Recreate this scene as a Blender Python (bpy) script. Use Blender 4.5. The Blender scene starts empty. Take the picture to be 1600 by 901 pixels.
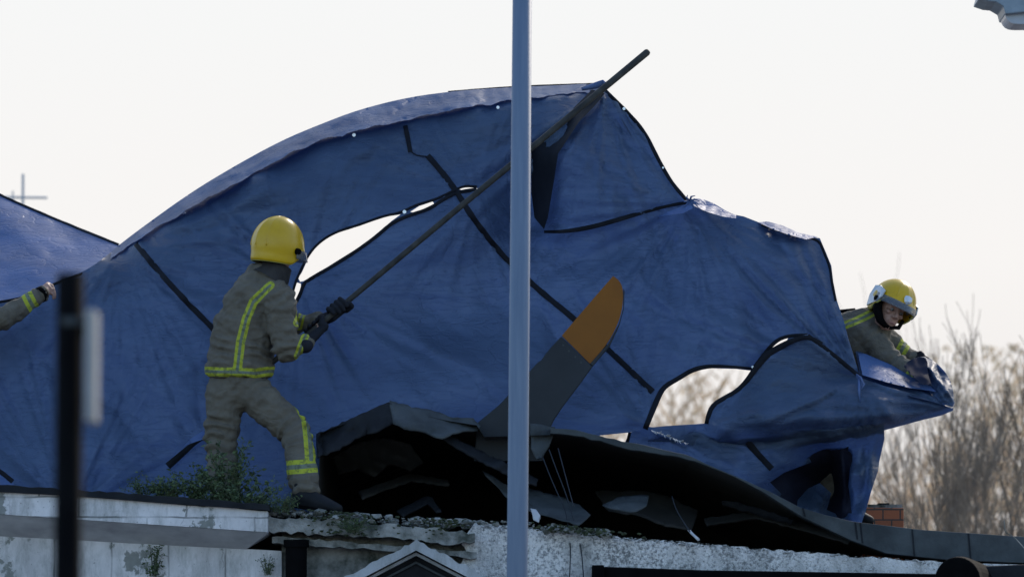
import bpy, bmesh, math, random
import numpy as np
from mathutils import Vector, Matrix, noise, geometry, Euler
R = math.radians
random.seed(7)
SC = bpy.context.scene
# ------------------------------------------------------------------ camera
FPX = 7950.0; PITCH = R(4.85); CAM = Vector((0, -30, 1.7))
cd = bpy.data.cameras.new('camera'); cam = bpy.data.objects.new('camera', cd)
SC.collection.objects.link(cam); SC.camera = cam
cam.location = CAM; cam.rotation_euler = (R(90) + PITCH, 0, 0)
cd.sensor_width = 36; cd.lens = 36 * FPX / 1600
cd.clip_end = 3000
cd.dof.use_dof = True; cd.dof.focus_distance = 30.2; cd.dof.aperture_fstop = 3.5
# ------------------------------------------------------------------ world
w = bpy.data.worlds.new("World"); SC.world = w; w.use_nodes = True
nt = w.node_tree; nt.nodes.clear()
SUN_EL, SUN_AZ = 32, 24      # azimuth to the right of the view direction (+Y)
def wn(t, **k):
    n = nt.nodes.new(t)
    for a, b in k.items(): setattr(n, a, b)
    return n
sky = wn('ShaderNodeTexSky', sky_type='NISHITA', sun_disc=False)
sky.sun_elevation = R(SUN_EL); sky.sun_rotation = R(SUN_AZ); sky.air_density = 1.2; sky.dust_density = 1.6; sky.ozone_density = 3.5
bg = wn('ShaderNodeBackground'); bg.inputs[1].default_value = 0.15
nt.links.new(sky.outputs[0], bg.inputs[0])
# bright thin cloud veil in the half of the sky towards the sun
tc = wn('ShaderNodeTexCoord'); dot = wn('ShaderNodeVectorMath', operation='DOT_PRODUCT')
nt.links.new(tc.outputs['Generated'], dot.inputs[0]); dot.inputs[1].default_value = Vector((0.2, 0.95, 0.25)).normalized()
mr = wn('ShaderNodeMapRange', interpolation_type='SMOOTHSTEP')
nt.links.new(dot.outputs['Value'], mr.inputs[0]); mr.inputs[1].default_value = 0.45; mr.inputs[2].default_value = 0.9
sep = wn('ShaderNodeSeparateXYZ'); nt.links.new(tc.outputs['Generated'], sep.inputs[0])
cr = wn('ShaderNodeValToRGB'); nt.links.new(sep.outputs['Z'], cr.inputs[0])
cr.color_ramp.elements[0].position = 0.02; cr.color_ramp.elements[0].color = (0.66, 0.63, 0.615, 1)
cr.color_ramp.elements[1].position = 0.16; cr.color_ramp.elements[1].color = (0.745, 0.758, 0.762, 1)
e = cr.color_ramp.elements.new(0.09); e.color = (0.76, 0.74, 0.725, 1)
vb = wn('ShaderNodeBackground'); vb.inputs[1].default_value = 0.585
nt.links.new(cr.outputs[0], vb.inputs[0])
mx = wn('ShaderNodeMixShader'); nt.links.new(mr.outputs[0], mx.inputs[0])
nt.links.new(bg.outputs[0], mx.inputs[1]); nt.links.new(vb.outputs[0], mx.inputs[2])
wo = wn('ShaderNodeOutputWorld'); nt.links.new(mx.outputs[0], wo.inputs[0])
# sun behind thin cloud
sd = bpy.data.lights.new('sun', 'SUN'); sd.energy = 1.4; sd.angle = R(10); sd.color = (1, 0.9, 0.78)
so = bpy.data.objects.new('sun', sd); SC.collection.objects.link(so)
sdir = Vector((math.sin(R(SUN_AZ)) * math.cos(R(SUN_EL)), math.cos(R(SUN_AZ)) * math.cos(R(SUN_EL)), math.sin(R(SUN_EL))))
so.rotation_euler = (-sdir).to_track_quat('-Z', 'Y').to_euler()
SC.view_settings.view_transform = 'Standard'; SC.view_settings.look = 'None'
SC.view_settings.exposure = 1.08; SC.view_settings.gamma = 1
SC.render.resolution_x = 1024; SC.render.resolution_y = 576
# ------------------------------------------------------------------ helpers
cP, sP = math.cos(PITCH), math.sin(PITCH)
def at(px, py, Y):
    """world point at depth Y that the photograph shows at (px, py)"""
    x = (px - 800) / FPX; z = (450.5 - py) / FPX
    d = Vector((x, cP - z * sP, sP + z * cP))
    return CAM + d * ((Y - CAM.y) / d.y)
def atn(P, Y):
    x = (P[:, 0] - 800) / FPX; z = (450.5 - P[:, 1]) / FPX
    D = np.stack([x, cP - z * sP, sP + z * cP], 1)
    return np.array(CAM) + D * ((Y - CAM.y) / D[:, 1])[:, None]
def link(o, parent=None):
    SC.collection.objects.link(o)
    if parent is not None: o.parent = parent
    return o
def tag(o, label=None, cat=None, group=None, kind=None):
    if label: o['label'] = label
    if cat: o['category'] = cat
    if group: o['group'] = group
    if kind: o['kind'] = kind
    return o
def empty(name, loc=(0, 0, 0)):
    o = bpy.data.objects.new(name, None); o.location = loc; o.empty_display_size = .1
    return link(o)
def mesh_obj(name, verts, faces, m, parent=None, smooth=True, origin=None):
    me = bpy.data.meshes.new(name)
    V = [tuple(v) for v in verts]
    po = Vector(parent_origin(parent)) if parent is not None else Vector((0, 0, 0))
    if parent is None:
        og = Vector(origin) if origin is not None else (sum((Vector(v) for v in V), Vector()) / max(1, len(V)))
    else: og = po
    me.from_pydata([tuple(Vector(v) - og) for v in V], [], faces); me.update()
    if smooth: me.polygons.foreach_set('use_smooth', [True] * len(me.polygons))
    if m: 
        for q in (m if isinstance(m, (list, tuple)) else [m]): me.materials.append(q)
    o = bpy.data.objects.new(name, me); link(o, parent)
    if parent is None: o.location = og
    return o
def parent_origin(p):
    v = Vector((0, 0, 0))
    while p is not None: v += p.location; p = p.parent
    return v
class MB:
    def __init__(s): s.v = []; s.f = []
    def add(s, V, F):
        n = len(s.v); s.v += [Vector(v) for v in V]; s.f += [tuple(i + n for i in f) for f in F]
    def tube(s, pts, rad, n=8, caps=True, flat=1.0):
        pts = [Vector(p) for p in pts]
        if not isinstance(rad, (list, tuple)): rad = [rad] * len(pts)
        V = []; F = []
        up = None
        for i, p in enumerate(pts):
            t = (pts[min(i + 1, len(pts) - 1)] - pts[max(i - 1, 0)]).normalized()
            if up is None:
                up = t.orthogonal().normalized()
            up = (up - t * up.dot(t)).normalized(); b = t.cross(up)
            for k in range(n):
                a = 2 * math.pi * k / n
                V.append(p + (up * math.cos(a) + b * math.sin(a) * flat) * rad[i])
        for i in range(len(pts) - 1):
            for k in range(n):
                F.append((i * n + k, i * n + (k + 1) % n, (i + 1) * n + (k + 1) % n, (i + 1) * n + k))
        if caps:
            F.append(tuple(range(n - 1, -1, -1))); F.append(tuple((len(pts) - 1) * n + k for k in range(n)))
        s.add(V, F)
    def box(s, c, h, rot=None):
        V = []
        for x in (-1, 1):
            for y in (-1, 1):
                for z in (-1, 1):
                    q = Vector((x * h[0], y * h[1], z * h[2]))
                    if rot: q = rot @ q
                    V.append(Vector(c) + q)
        s.add(V, [(0, 1, 3, 2), (4, 6, 7, 5), (0, 4, 5, 1), (2, 3, 7, 6), (0, 2, 6, 4), (1, 5, 7, 3)])
    def prism(s, poly, Y0, Y1, back=None):
        """polygon in photo pixels at depth Y0, pushed straight back to Y1"""
        A = [at(x, y, Y0) for x, y in poly]; n = len(A)
        Bk = [Vector((p.x, Y1, p.z)) for p in A]
        tris = geometry.tessellate_polygon([[Vector((p.x, p.z, 0)) for p in A]])
        F = [tuple(t) for t in tris] + [tuple(n + i for i in reversed(t)) for t in tris]
        F += [(i, (i + 1) % n, n + (i + 1) % n, n + i) for i in range(n)]
        s.add(A + Bk, F)
    def build(s, name, m, parent=None, smooth=False, origin=None, bevel=0, fix=True):
        o = mesh_obj(name, s.v, s.f, m, parent, smooth, origin)
        if fix:
            bm = bmesh.new(); bm.from_mesh(o.data); bmesh.ops.recalc_face_normals(bm, faces=bm.faces); bm.to_mesh(o.data); bm.free()
        if bevel:
            b = o.modifiers.new('bevel', 'BEVEL'); b.width = bevel; b.segments = 2; b.limit_method = 'ANGLE'
        return o
def resample(pts, step):
    out = [pts[0]]
    for a, b in zip(pts[:-1], pts[1:]):
        L = math.dist(a, b); n = max(1, int(round(L / step)))
        for i in range(1, n + 1):
            t = i / n; out.append((a[0] + (b[0] - a[0]) * t, a[1] + (b[1] - a[1]) * t))
    return out
def smooth_poly(pts, step, it=2):
    """Chaikin-like smoothing of an open polyline, ends kept, then resampling"""
    p = [tuple(q) for q in pts]
    for _ in range(it):
        o = [p[0]]
        for a, b in zip(p[:-1], p[1:]):
            o.append((a[0] * .75 + b[0] * .25, a[1] * .75 + b[1] * .25)); o.append((a[0] * .25 + b[0] * .75, a[1] * .25 + b[1] * .75))
        o.append(p[-1]); p = o
    L = [0]
    for a, b in zip(p[:-1], p[1:]): L.append(L[-1] + math.dist(a, b))
    n = max(2, int(L[-1] / step)); out = []
    T = np.linspace(0, L[-1], n + 1)
    X = np.interp(T, L, [q[0] for q in p]); Y = np.interp(T, L, [q[1] for q in p])
    return list(zip(X.tolist(), Y.tolist()))
def jag(pts, step, amp, seed=0):
    r = random.Random(seed); q = resample(pts, step)
    return [q[0]] + [(x + r.uniform(-amp, amp) * .6, y + r.uniform(-amp, amp)) for x, y in q[1:-1]] + [q[-1]]
# ------------------------------------------------------------------ materials
def newmat(name):
    m = bpy.data.materials.new(name); m.use_nodes = True; m.node_tree.nodes.clear(); return m
class NT:
    def __init__(s, m): s.t = m.node_tree
    def n(s, t, ins=None, **k):
        x = s.t.nodes.new(t)
        for a, b in k.items(): setattr(x, a, b)
        for a, b in (ins or {}).items():
            if isinstance(b, bpy.types.NodeSocket): s.t.links.new(b, x.inputs[a])
            else: x.inputs[a].default_value = b
        return x
    def noise(s, scale, detail=4, rough=.55, vec=None, dist=0):
        i = {'Scale': scale, 'Detail': detail, 'Roughness': rough, 'Distortion': dist}
        if vec is not None: i['Vector'] = vec
        return s.n('ShaderNodeTexNoise', i).outputs[0]
    def ramp(s, f, stops):
        x = s.n('ShaderNodeValToRGB', {0: f}); el = x.color_ramp.elements
        while len(el) < len(stops): el.new(.5)
        for e, (p, c) in zip(el, stops):
            e.position = p; e.color = (c, c, c, 1) if isinstance(c, (int, float)) else (*c, 1)
        return x.outputs[0]
    def mix(s, f, a, b, mode='MIX'):
        x = s.n('ShaderNodeMix', data_type='RGBA', blend_type=mode)
        for i, v in ((0, f), (6, a), (7, b)):
            if isinstance(v, bpy.types.NodeSocket): s.t.links.new(v, x.inputs[i])
            else: x.inputs[i].default_value = (*v, 1) if isinstance(v, tuple) else v
        return x.outputs[2]
    def math(s, op, a, b=0, c=0):
        return s.n('ShaderNodeMath', {0: a, 1: b, 2: c}, operation=op).outputs[0]
    def coords(s, scale=(1, 1, 1), rot=(0, 0, 0)):
        t = s.n('ShaderNodeTexCoord'); 
        return s.n('ShaderNodeMapping', {'Vector': t.outputs['Object'], 'Scale': scale, 'Rotation': rot}).outputs[0]
    def bump(s, h, strength=.5, dist=.01, prev=None):
        i = {'Height': h, 'Strength': strength, 'Distance': dist}
        if prev is not None: i['Normal'] = prev
        return s.n('ShaderNodeBump', i).outputs[0]
    def out(s, sh): s.n('ShaderNodeOutputMaterial', {0: sh})
def col4(c): return (*c, 1) if isinstance(c, tuple) else c
def simple(name, a, b=None, rough=.6, metal=0, scale=8, bump=0, bscale=40, spec=.5, bdist=.004, coat=0):
    m = newmat(name); s = NT(m); vec = s.coords()
    c = a if b is None else s.mix(s.ramp(s.noise(scale, 5, .6, vec), [(.35, 0), (.65, 1)]), a, b)
    i = {'Base Color': col4(c), 'Roughness': rough, 'Metallic': metal, 'Specular IOR Level': spec, 'Coat Weight': coat}
    if bump: i['Normal'] = s.bump(s.noise(bscale, 4, .6, vec), bump, bdist)
    s.out(s.n('ShaderNodeBsdfPrincipled', i).outputs[0]); return m
def tarp_mat(name, base, lite, trans=.25, spec=.28):
    m = newmat(name); s = NT(m)
    v = s.coords(); v2 = s.coords((1.0, 1, 3.2), (0, R(38), 0)); v3 = s.coords((3.5, 1, 1), (0, R(15), 0))
    n1 = s.noise(1.6, 6, .6, v); n2 = s.noise(7, 6, .62, v2, .3); n3 = s.noise(22, 5, .6, v3)
    c = s.mix(s.ramp(s.noise(2.2, 7, .6, s.coords((1, 1, 2.2), (0, R(40), 0))), [(.3, 0), (.7, 1)]), base, lite)
    # thin whitish rub marks in the plastic weave
    mk = s.ramp(s.noise(16, 8, .74, s.coords((1, 1, 9), (0, R(52), 0))), [(.62, 0), (.76, .4)])
    c = s.mix(mk, c, (.11, .15, .26))
    ridged = s.math('ABSOLUTE', s.math('SUBTRACT', n2, .5))
    vor = s.n('ShaderNodeTexVoronoi', {'Vector': s.n('ShaderNodeVectorMath', {0: v, 1: s.n('ShaderNodeVectorMath', {0: s.n('ShaderNodeTexNoise', {'Vector': v, 'Scale': 5.0}).outputs['Color'], 1: (.25, .25, .25)}, operation='MULTIPLY').outputs[0]}, operation='ADD').outputs[0], 'Scale': 5.5}, feature='DISTANCE_TO_EDGE').outputs[0]
    crease = s.ramp(vor, [(0, 0), (.1, 1)])
    lines = s.math('ABSOLUTE', s.math('SUBTRACT', s.noise(5, 3, .5, s.coords((1, 1, 5.5), (0, R(48), 0)), .4), .5))
    b = s.bump(ridged, .16, .03); b = s.bump(s.ramp(lines, [(0, 0), (.03, 1)]), .5, .006, b); b = s.bump(crease, .34, .006, b); b = s.bump(n3, .14, .005, b)
    p = s.n('ShaderNodeBsdfPrincipled', {'Base Color': c, 'Roughness': s.math('MULTIPLY_ADD', n1, .25, .43), 'Normal': b, 'Specular IOR Level': spec})
    t = s.n('ShaderNodeBsdfTranslucent', {'Color': (.05, .12, .42, 1), 'Normal': b})
    s.out(s.n('ShaderNodeMixShader', {0: trans, 1: p.outputs[0], 2: t.outputs[0]}).outputs[0]); return m
M_TARP = tarp_mat('blue_tarpaulin', (.036, .058, .104), (.056, .086, .142), .17)
M_TARP2 = tarp_mat('pale_blue_tarpaulin', (.06, .10, .215), (.11, .165, .33), .2)
M_BAND = tarp_mat('lit_blue_tarpaulin', (.042, .078, .17), (.08, .14, .27), .3, .5)  # light on the upper ridge band, painted as a paler blue
M_TARPM = tarp_mat('matt_blue_tarpaulin', (.06, .10, .215), (.09, .145, .29), .1, .03)
M_HEM = simple('black_hem_and_fold_shade', (.004, .005, .009), (.008, .009, .014), .7, bump=.3, bscale=60, spec=.15)
M_NAVY = simple('dark_navy_shade', (.008, .009, .018), (.016, .018, .034), .8, scale=4, bump=.3, bscale=18, bdist=.006, spec=.1)  # shade inside the hanging sheet and the roll, painted navy
M_METAL = simple('eyelet_metal', (.6, .62, .66), None, .35, .9)
M_POLE = simple('lamp_post_paint', (.12, .14, .21), (.16, .18, .26), .5, scale=2.4, bump=.2, bscale=60, bdist=.003)
def postm():
    m = newmat('weathered_post_paint'); s = NT(m); v = s.coords((1, 1, .06)); v2 = s.coords()
    c = s.mix(s.ramp(s.noise(26, 6, .7, v), [(.35, 0), (.7, 1)]), (.10, .138, .205), (.145, .185, .25))
    c = s.mix(s.ramp(s.noise(30, 6, .75, v2), [(.66, 0), (.72, .7)]), c, (.08, .085, .1))
    s.out(s.n('ShaderNodeBsdfPrincipled', {'Base Color': c, 'Roughness': .55, 'Specular IOR Level': .35, 'Normal': s.bump(s.noise(50, 4, .6, v2), .2, .003)}).outputs[0]); return m
M_POLE = postm()
M_WOOD = simple('dark_pole_wood', (.016, .016, .016), (.045, .042, .036), .65, scale=14, bump=.4, spec=.25)
M_BLACK = simple('black_paint', (.002, .002, .0025), (.004, .004, .0045), .9, spec=.06)
M_PALE = simple('pale_grey_plastic', (.36, .36, .38), (.42, .42, .43), .5)
M_BLADE = simple('blade_grey', (.013, .014, .018), (.02, .021, .026), .7, scale=4, bump=.1, spec=.2)
M_ORANGE = simple('blade_orange', (.175, .043, .002), (.21, .056, .003), .6, scale=4, bump=.08, spec=.15)
def worn(name, base, dark, chip):
    m = newmat(name); s = NT(m); v = s.coords((1, 1, 1), (0, R(48), 0))
    c = s.mix(s.ramp(s.noise(3, 6, .65, v), [(.35, 0), (.7, 1)]), base, dark)
    c = s.mix(s.ramp(s.noise(14, 8, .75, s.coords((1, 1, 6), (0, R(-46), 0))), [(.64, 0), (.7, .8)]), c, chip)
    s.out(s.n('ShaderNodeBsdfPrincipled', {'Base Color': c, 'Roughness': .55, 'Specular IOR Level': .25, 'Normal': s.bump(s.noise(40, 4, .6, v), .2, .003)}).outputs[0]); return m
M_BLADE = worn('worn_blade_grey', (.013, .016, .021), (.021, .026, .033), (.05, .055, .062)); M_ORANGE = worn('worn_blade_orange', (.22, .076, .004), (.17, .056, .003), (.08, .06, .04))
M_DARK = simple('void_shade_black', (.013, .013, .013), (.032, .03, .028), .9, scale=3)  # shade of the roof void put into a near-black colour
M_FELT = simple('roofing_felt', (.03, .035, .038), (.058, .066, .07), .8, spec=.25, scale=5, bump=.5, bscale=25, bdist=.01)
M_FELTD = simple('dark_roofing_felt', (.007, .008, .011), (.016, .018, .022), .8, spec=.2, scale=5, bump=.5, bscale=20, bdist=.01)
M_STONE = simple('mossy_stone', (.045, .05, .04), (.3, .29, .27), .9, scale=9, bump=.9, bscale=22, bdist=.02)
M_MOSS = simple('moss', (.014, .02, .008), (.04, .05, .018), .95, scale=20, bump=.8, bscale=80)
M_BRICK = None
def white_paint(name, rowh, bw, peel=.62, tone=(.74, .70, .70), rgh=False):
    m = newmat(name); s = NT(m); v = s.coords()
    wob = s.n('ShaderNodeVectorMath', {0: s.n('ShaderNodeTexNoise', {'Vector': v, 'Scale': 6.0}).outputs['Color'], 1: (.02, .02, .02)}, operation='MULTIPLY').outputs[0]
    vv = s.n('ShaderNodeVectorMath', {0: v, 1: wob}, operation='ADD').outputs[0]
    sw = s.n('ShaderNodeSeparateXYZ', {0: vv}); cb = s.n('ShaderNodeCombineXYZ', {0: sw.outputs[0], 1: sw.outputs[2]}).outputs[0]
    br = s.n('ShaderNodeTexBrick', {'Vector': cb, 'Scale': 1.0, 'Mortar Size': .006, 'Mortar Smooth': .3, 'Brick Width': bw, 'Row Height': rowh, 'Color1': (1, 1, 1, 1), 'Color2': (.93, .93, .93, 1), 'Mortar': (0, 0, 0, 1)}, offset=.37)
    jm = s.math('MULTIPLY', br.outputs['Fac'], s.ramp(s.noise(3, 4, .6, v), [(.4, .2), (.6, 1)]))
    st = s.ramp(s.noise(2.6, 9, .74, s.coords((1, 1, .5))), [(.35, 1), (.7, .55)])
    c = s.mix(1.0, tone, st, 'MULTIPLY')
    pe = s.ramp(s.noise(3.3, 9, .66, vv), [(peel, 0), (peel + .02, 1)])
    c = s.mix(pe, c, s.mix(s.noise(30, 4, .6, v), (.13, .13, .12), (.28, .28, .26)))
    sp = s.ramp(s.noise(45, 6, .7, v), [(.64, 0), (.68, .8)])
    c = s.mix(sp, c, (.1, .1, .1))
    # hairline cracks
    vc = s.n('ShaderNodeTexVoronoi', {'Vector': s.n('ShaderNodeVectorMath', {0: v, 1: s.n('ShaderNodeVectorMath', {0: s.n('ShaderNodeTexNoise', {'Vector': v, 'Scale': 9.0, 'Detail': 6.0}).outputs['Color'], 1: (.12, .12, .12)}, operation='MULTIPLY').outputs[0]}, operation='ADD').outputs[0], 'Scale': 3.2}, feature='DISTANCE_TO_EDGE').outputs[0]
    ck = s.math('MULTIPLY', s.ramp(vc, [(0, .8), (.011, 0)]), s.ramp(s.noise(1.7, 5, .6, v), [(.5, 0), (.62, 1)]))
    c = s.mix(ck, c, (.03, .03, .035))
    dr = s.ramp(s.noise(6, 9, .78, s.coords((1, 1, .3))), [(.48, 0), (.66, .7)]); c = s.mix(dr, c, (.16, .17, .15))
    c = s.mix(s.math('MULTIPLY', jm, .8), c, (.06, .065, .06))
    b = s.bump(s.math('ADD', jm, s.math('MULTIPLY', pe, .5)), -.8, .01); b = s.bump(s.noise(60, 5, .6, v), .5, .004, b)
    s.out(s.n('ShaderNodeBsdfPrincipled', {'Base Color': c, 'Roughness': .75, 'Normal': b}).outputs[0]); return m
M_FASCIA = white_paint('white_painted_fascia', .115, .62, .555)
M_WALLW = white_paint('white_painted_blockwork', .5, .33, .58)
M_SOFFIT = simple('grey_soffit_paint', (.30, .29, .30), (.5, .49, .49), .8, scale=3.5, bump=.4)
def roughcast():
    m = newmat('roughcast_white'); s = NT(m); v = s.coords((1, .4, 1))
    n = s.noise(62, 6, .7, v); big = s.noise(3, 5, .6, v)
    f = s.math('ADD', n, s.math('MULTIPLY', s.math('SUBTRACT', big, .5), .55))
    c = s.mix(s.ramp(f, [(.34, 0), (.52, 1)]), (.2, .2, .2), (.82, .78, .76))
    c = s.mix(s.ramp(s.noise(5, 8, .7, s.coords((1, 1, .35))), [(.45, 0), (.7, .75)]), c, (.2, .2, .19))
    s.out(s.n('ShaderNodeBsdfPrincipled', {'Base Color': c, 'Roughness': .9, 'Normal': s.bump(s.noise(55, 5, .65, v), 1, .02)}).outputs[0]); return m
M_ROUGH = roughcast()
def brickm():
    m = newmat('red_brick'); s = NT(m); v = s.coords(); sw = s.n('ShaderNodeSeparateXYZ', {0: v}); cb = s.n('ShaderNodeCombineXYZ', {0: sw.outputs[0], 1: sw.outputs[2]}).outputs[0]
    br = s.n('ShaderNodeTexBrick', {'Vector': cb, 'Scale': 1.0, 'Mortar Size': .005, 'Brick Width': .11, 'Row Height': .066, 'Color1': (.42, .13, .06, 1), 'Color2': (.3, .1, .05, 1), 'Mortar': (.08, .06, .05, 1)})
    s.out(s.n('ShaderNodeBsdfPrincipled', {'Base Color': br.outputs[0], 'Roughness': .9, 'Normal': s.bump(s.noise(60, 4, .6, v), .6, .004)}).outputs[0]); return m
M_BRICK = brickm()
M_BARK = simple('winter_bark', (.13, .095, .07), (.21, .155, .11), .9, scale=3)
M_TWIG = None
M_GROUND = simple('pale_paving', (.17, .165, .16), (.23, .225, .22), .9, scale=.6, bump=.4)
def leafm(name, a, b):
    m = newmat(name); s = NT(m); g = s.n('ShaderNodeNewGeometry')
    c = s.mix(g.outputs['Random Per Island'], a, b)
    p = s.n('ShaderNodeBsdfPrincipled', {'Base Color': c, 'Roughness': .6}); t = s.n('ShaderNodeBsdfTranslucent', {'Color': c})
    s.out(s.n('ShaderNodeMixShader', {0: .3, 1: p.outputs[0], 2: t.outputs[0]}).outputs[0]); return m
M_TWIG = leafm('winter_twigs', (.5, .32, .17), (.8, .57, .34))  # twigs and dry leaves lightened in colour to stand for distant haze
M_LEAF = leafm('weed_leaf', (.015, .035, .012), (.12, .17, .07))
M_STEM = simple('weed_stem', (.03, .05, .02), (.06, .06, .03), .7)
# cloth with retro-reflective tape carried by a mesh attribute (-1..1 across a tape, beyond = no tape)
def kit_mat(name, a, b):
    m = newmat(name); s = NT(m); v = s.coords()
    c = s.mix(s.ramp(s.noise(9, 6, .65, v), [(.3, 0), (.7, 1)]), a, b)
    at_ = s.n('ShaderNodeAttribute', attribute_name='tape'); d = s.math('ABSOLUTE', at_.outputs['Fac'])
    c = s.mix(s.math('LESS_THAN', d, 1.0), c, s.mix(s.noise(12, 5, .6, v), (.28, .30, .02), (.42, .44, .05)))
    c = s.mix(s.math('LESS_THAN', d, .32), c, (.15, .17, .12))
    c = s.mix(s.math('MULTIPLY', s.math('LESS_THAN', d, 1.0), s.ramp(s.noise(34, 3, .7, v), [(.5, 0), (.62, .6)])), c, (.06, .07, .04))
    b1 = s.bump(s.math('ABSOLUTE', s.math('SUBTRACT', s.noise(9, 5, .62, v, .8), .5)), .9, .03); b1 = s.bump(s.noise(260, 3, .6, v), .3, .002, b1)
    s.out(s.n('ShaderNodeBsdfPrincipled', {'Base Color': c, 'Roughness': .85, 'Normal': b1, 'Specular IOR Level': .25}).outputs[0]); return m
M_KIT = kit_mat('fire_kit_khaki', (.09, .077, .06), (.135, .118, .092))
M_KITD = simple('dark_collar_cloth', (.02, .018, .018), (.04, .036, .034), .9, bump=.6, bscale=30, bdist=.01, spec=.2)
M_GLOVE = simple('dark_glove', (.006, .007, .011), (.013, .014, .02), .8, bump=.4, spec=.2)
M_BOOT = simple('black_boot', (.007, .008, .010), (.014, .015, .018), .7, bump=.3, spec=.2)
M_SKIN = simple('skin', (.3, .16, .115), (.38, .21, .155), .55, scale=20, bump=.1)
M_HAIR = simple('dark_hair', (.02, .014, .01), (.04, .03, .02), .7, bump=.6, bscale=120)
M_YEL = simple('yellow_helmet', (.46, .27, .003), (.56, .34, .005), .34, scale=4, bump=.04, bscale=30, spec=.4)
M_SILV = simple('silver_trim', (.42, .45, .48), (.5, .52, .55), .35, .4)
M_LIP = simple('lips', (.3, .12, .1), None, .5)
M_EYE = simple('eye_white', (.25, .22, .2), None, .3)
M_STRAP = simple('lime_piping', (.42, .42, .12), None, .5)
def visorm():
    m = newmat('visor'); s = NT(m)
    g = s.n('ShaderNodeBsdfPrincipled', {'Base Color': (.12, .13, .15, 1), 'Roughness': .12, 'Alpha': .55})
    s.out(g.outputs[0]); return m
M_VISOR = visorm()
# ------------------------------------------------------------------ tarpaulins
def tps(ctrl):
    C = np.array(ctrl, float); P = C[:, :2] / 100; z = C[:, 2]; n = len(C)
    def U(r2): return np.where(r2 > 0, .5 * r2 * np.log(np.maximum(r2, 1e-12)), 0)
    D = ((P[:, None] - P[None]) ** 2).sum(-1); A = np.zeros((n + 3, n + 3)); A[:n, :n] = U(D) + np.eye(n) * .002
    A[:n, n] = 1; A[:n, n + 1:] = P; A[n, :n] = 1; A[n + 1:, :n] = P.T
    wv = np.linalg.solve(A, np.concatenate([z, np.zeros(3)]))
    def f(Q):
        Q = np.asarray(Q, float) / 100; o = np.empty(len(Q))
        for i in range(0, len(Q), 8000):
            q = Q[i:i + 8000]; d = ((q[:, None] - P[None]) ** 2).sum(-1)
            o[i:i + 8000] = U(d) @ wv[:n] + wv[n] + q @ wv[n + 1:]
        return o
    return f
def crease_field(cr):
    def f(Q):
        Q = np.asarray(Q, float); o = np.zeros(len(Q))
        for (x0, y0, x1, y1, wd, h) in cr:
            a = np.array([x0, y0]); b = np.array([x1, y1]); L = np.linalg.norm(b - a); t = (b - a) / L
            r = Q - a; s_ = r @ t; d = r[:, 0] * -t[1] + r[:, 1] * t[0]
            d = d + 3 * np.sin(s_ / 23 + x0)
            u = np.clip(s_ / L, 0, 1); tp = np.clip(4 * u * (1 - u), 0, 1) * (s_ > 0) * (s_ < L)
            o += 1.9 * h * np.exp(-np.abs(d / wd) ** 1.4) * tp
        return o
    return f
def family(rng, x0, y0, x1, y1, ang, n, L, wd, h, sp=10):
    out = []
    for _ in range(n):
        x = rng.uniform(x0, x1); y = rng.uniform(y0, y1); a = R(ang + rng.uniform(-sp, sp)); l = rng.uniform(*L)
        out.append((x, y, x + math.cos(a) * l, y + math.sin(a) * l, rng.uniform(*wd), rng.choice((-1, 1)) * rng.uniform(*h)))
    return out
def radial(rng, x, y, a0, a1, n, L, wd, h):
    out = []
    for i in range(n):
        a = R(a0 + (a1 - a0) * (i + rng.random()) / n); l = rng.uniform(*L)
        out.append((x - math.cos(a) * l * .25, y - math.sin(a) * l * .25, x + math.cos(a) * l, y + math.sin(a) * l, rng.uniform(*wd), rng.choice((-1, 1)) * rng.uniform(*h)))
    return out
def wob(seed, amp, scale):
    def f(Q):
        return np.array([noise.noise(Vector((x / scale + seed, y / scale * 1.2, seed * 1.7))) for x, y in Q]) * amp
    return f
def fan(anchors, k=9, seed=0):
    """tension folds that radiate from tied points: (x, y, amplitude m, reach px)"""
    def f(Q):
        o = np.zeros(len(Q))
        for j, (ax, ay, amp, reach) in enumerate(anchors):
            dx = Q[:, 0] - ax; dy = Q[:, 1] - ay; r = np.hypot(dx, dy) + 1; th = np.arctan2(dy, dx); fo = np.clip(r / 70, 0, 1) * np.clip(1 - r / reach, 0, 1)
            idx = np.where(fo > 0)[0]
            v = np.array([(1 - 2.2 * abs(noise.noise(Vector((math.cos(th[i]) * k, math.sin(th[i]) * k + r[i] / 420, j * 7.3 + seed))))) for i in idx]) if len(idx) else np.zeros(0)
            o[idx] += amp * fo[idx] * v
        return o
    return f
def inpoly(P, poly):
    x, y = P[:, 0], P[:, 1]; c = np.zeros(len(P), bool); n = len(poly)
    for i in range(n):
        x0, y0 = poly[i]; x1, y1 = poly[i - 1]
        if y0 == y1: continue
        cond = ((y0 > y) != (y1 > y)) & (x < (x1 - x0) * (y - y0) / (y1 - y0) + x0); c ^= cond
    return c
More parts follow.
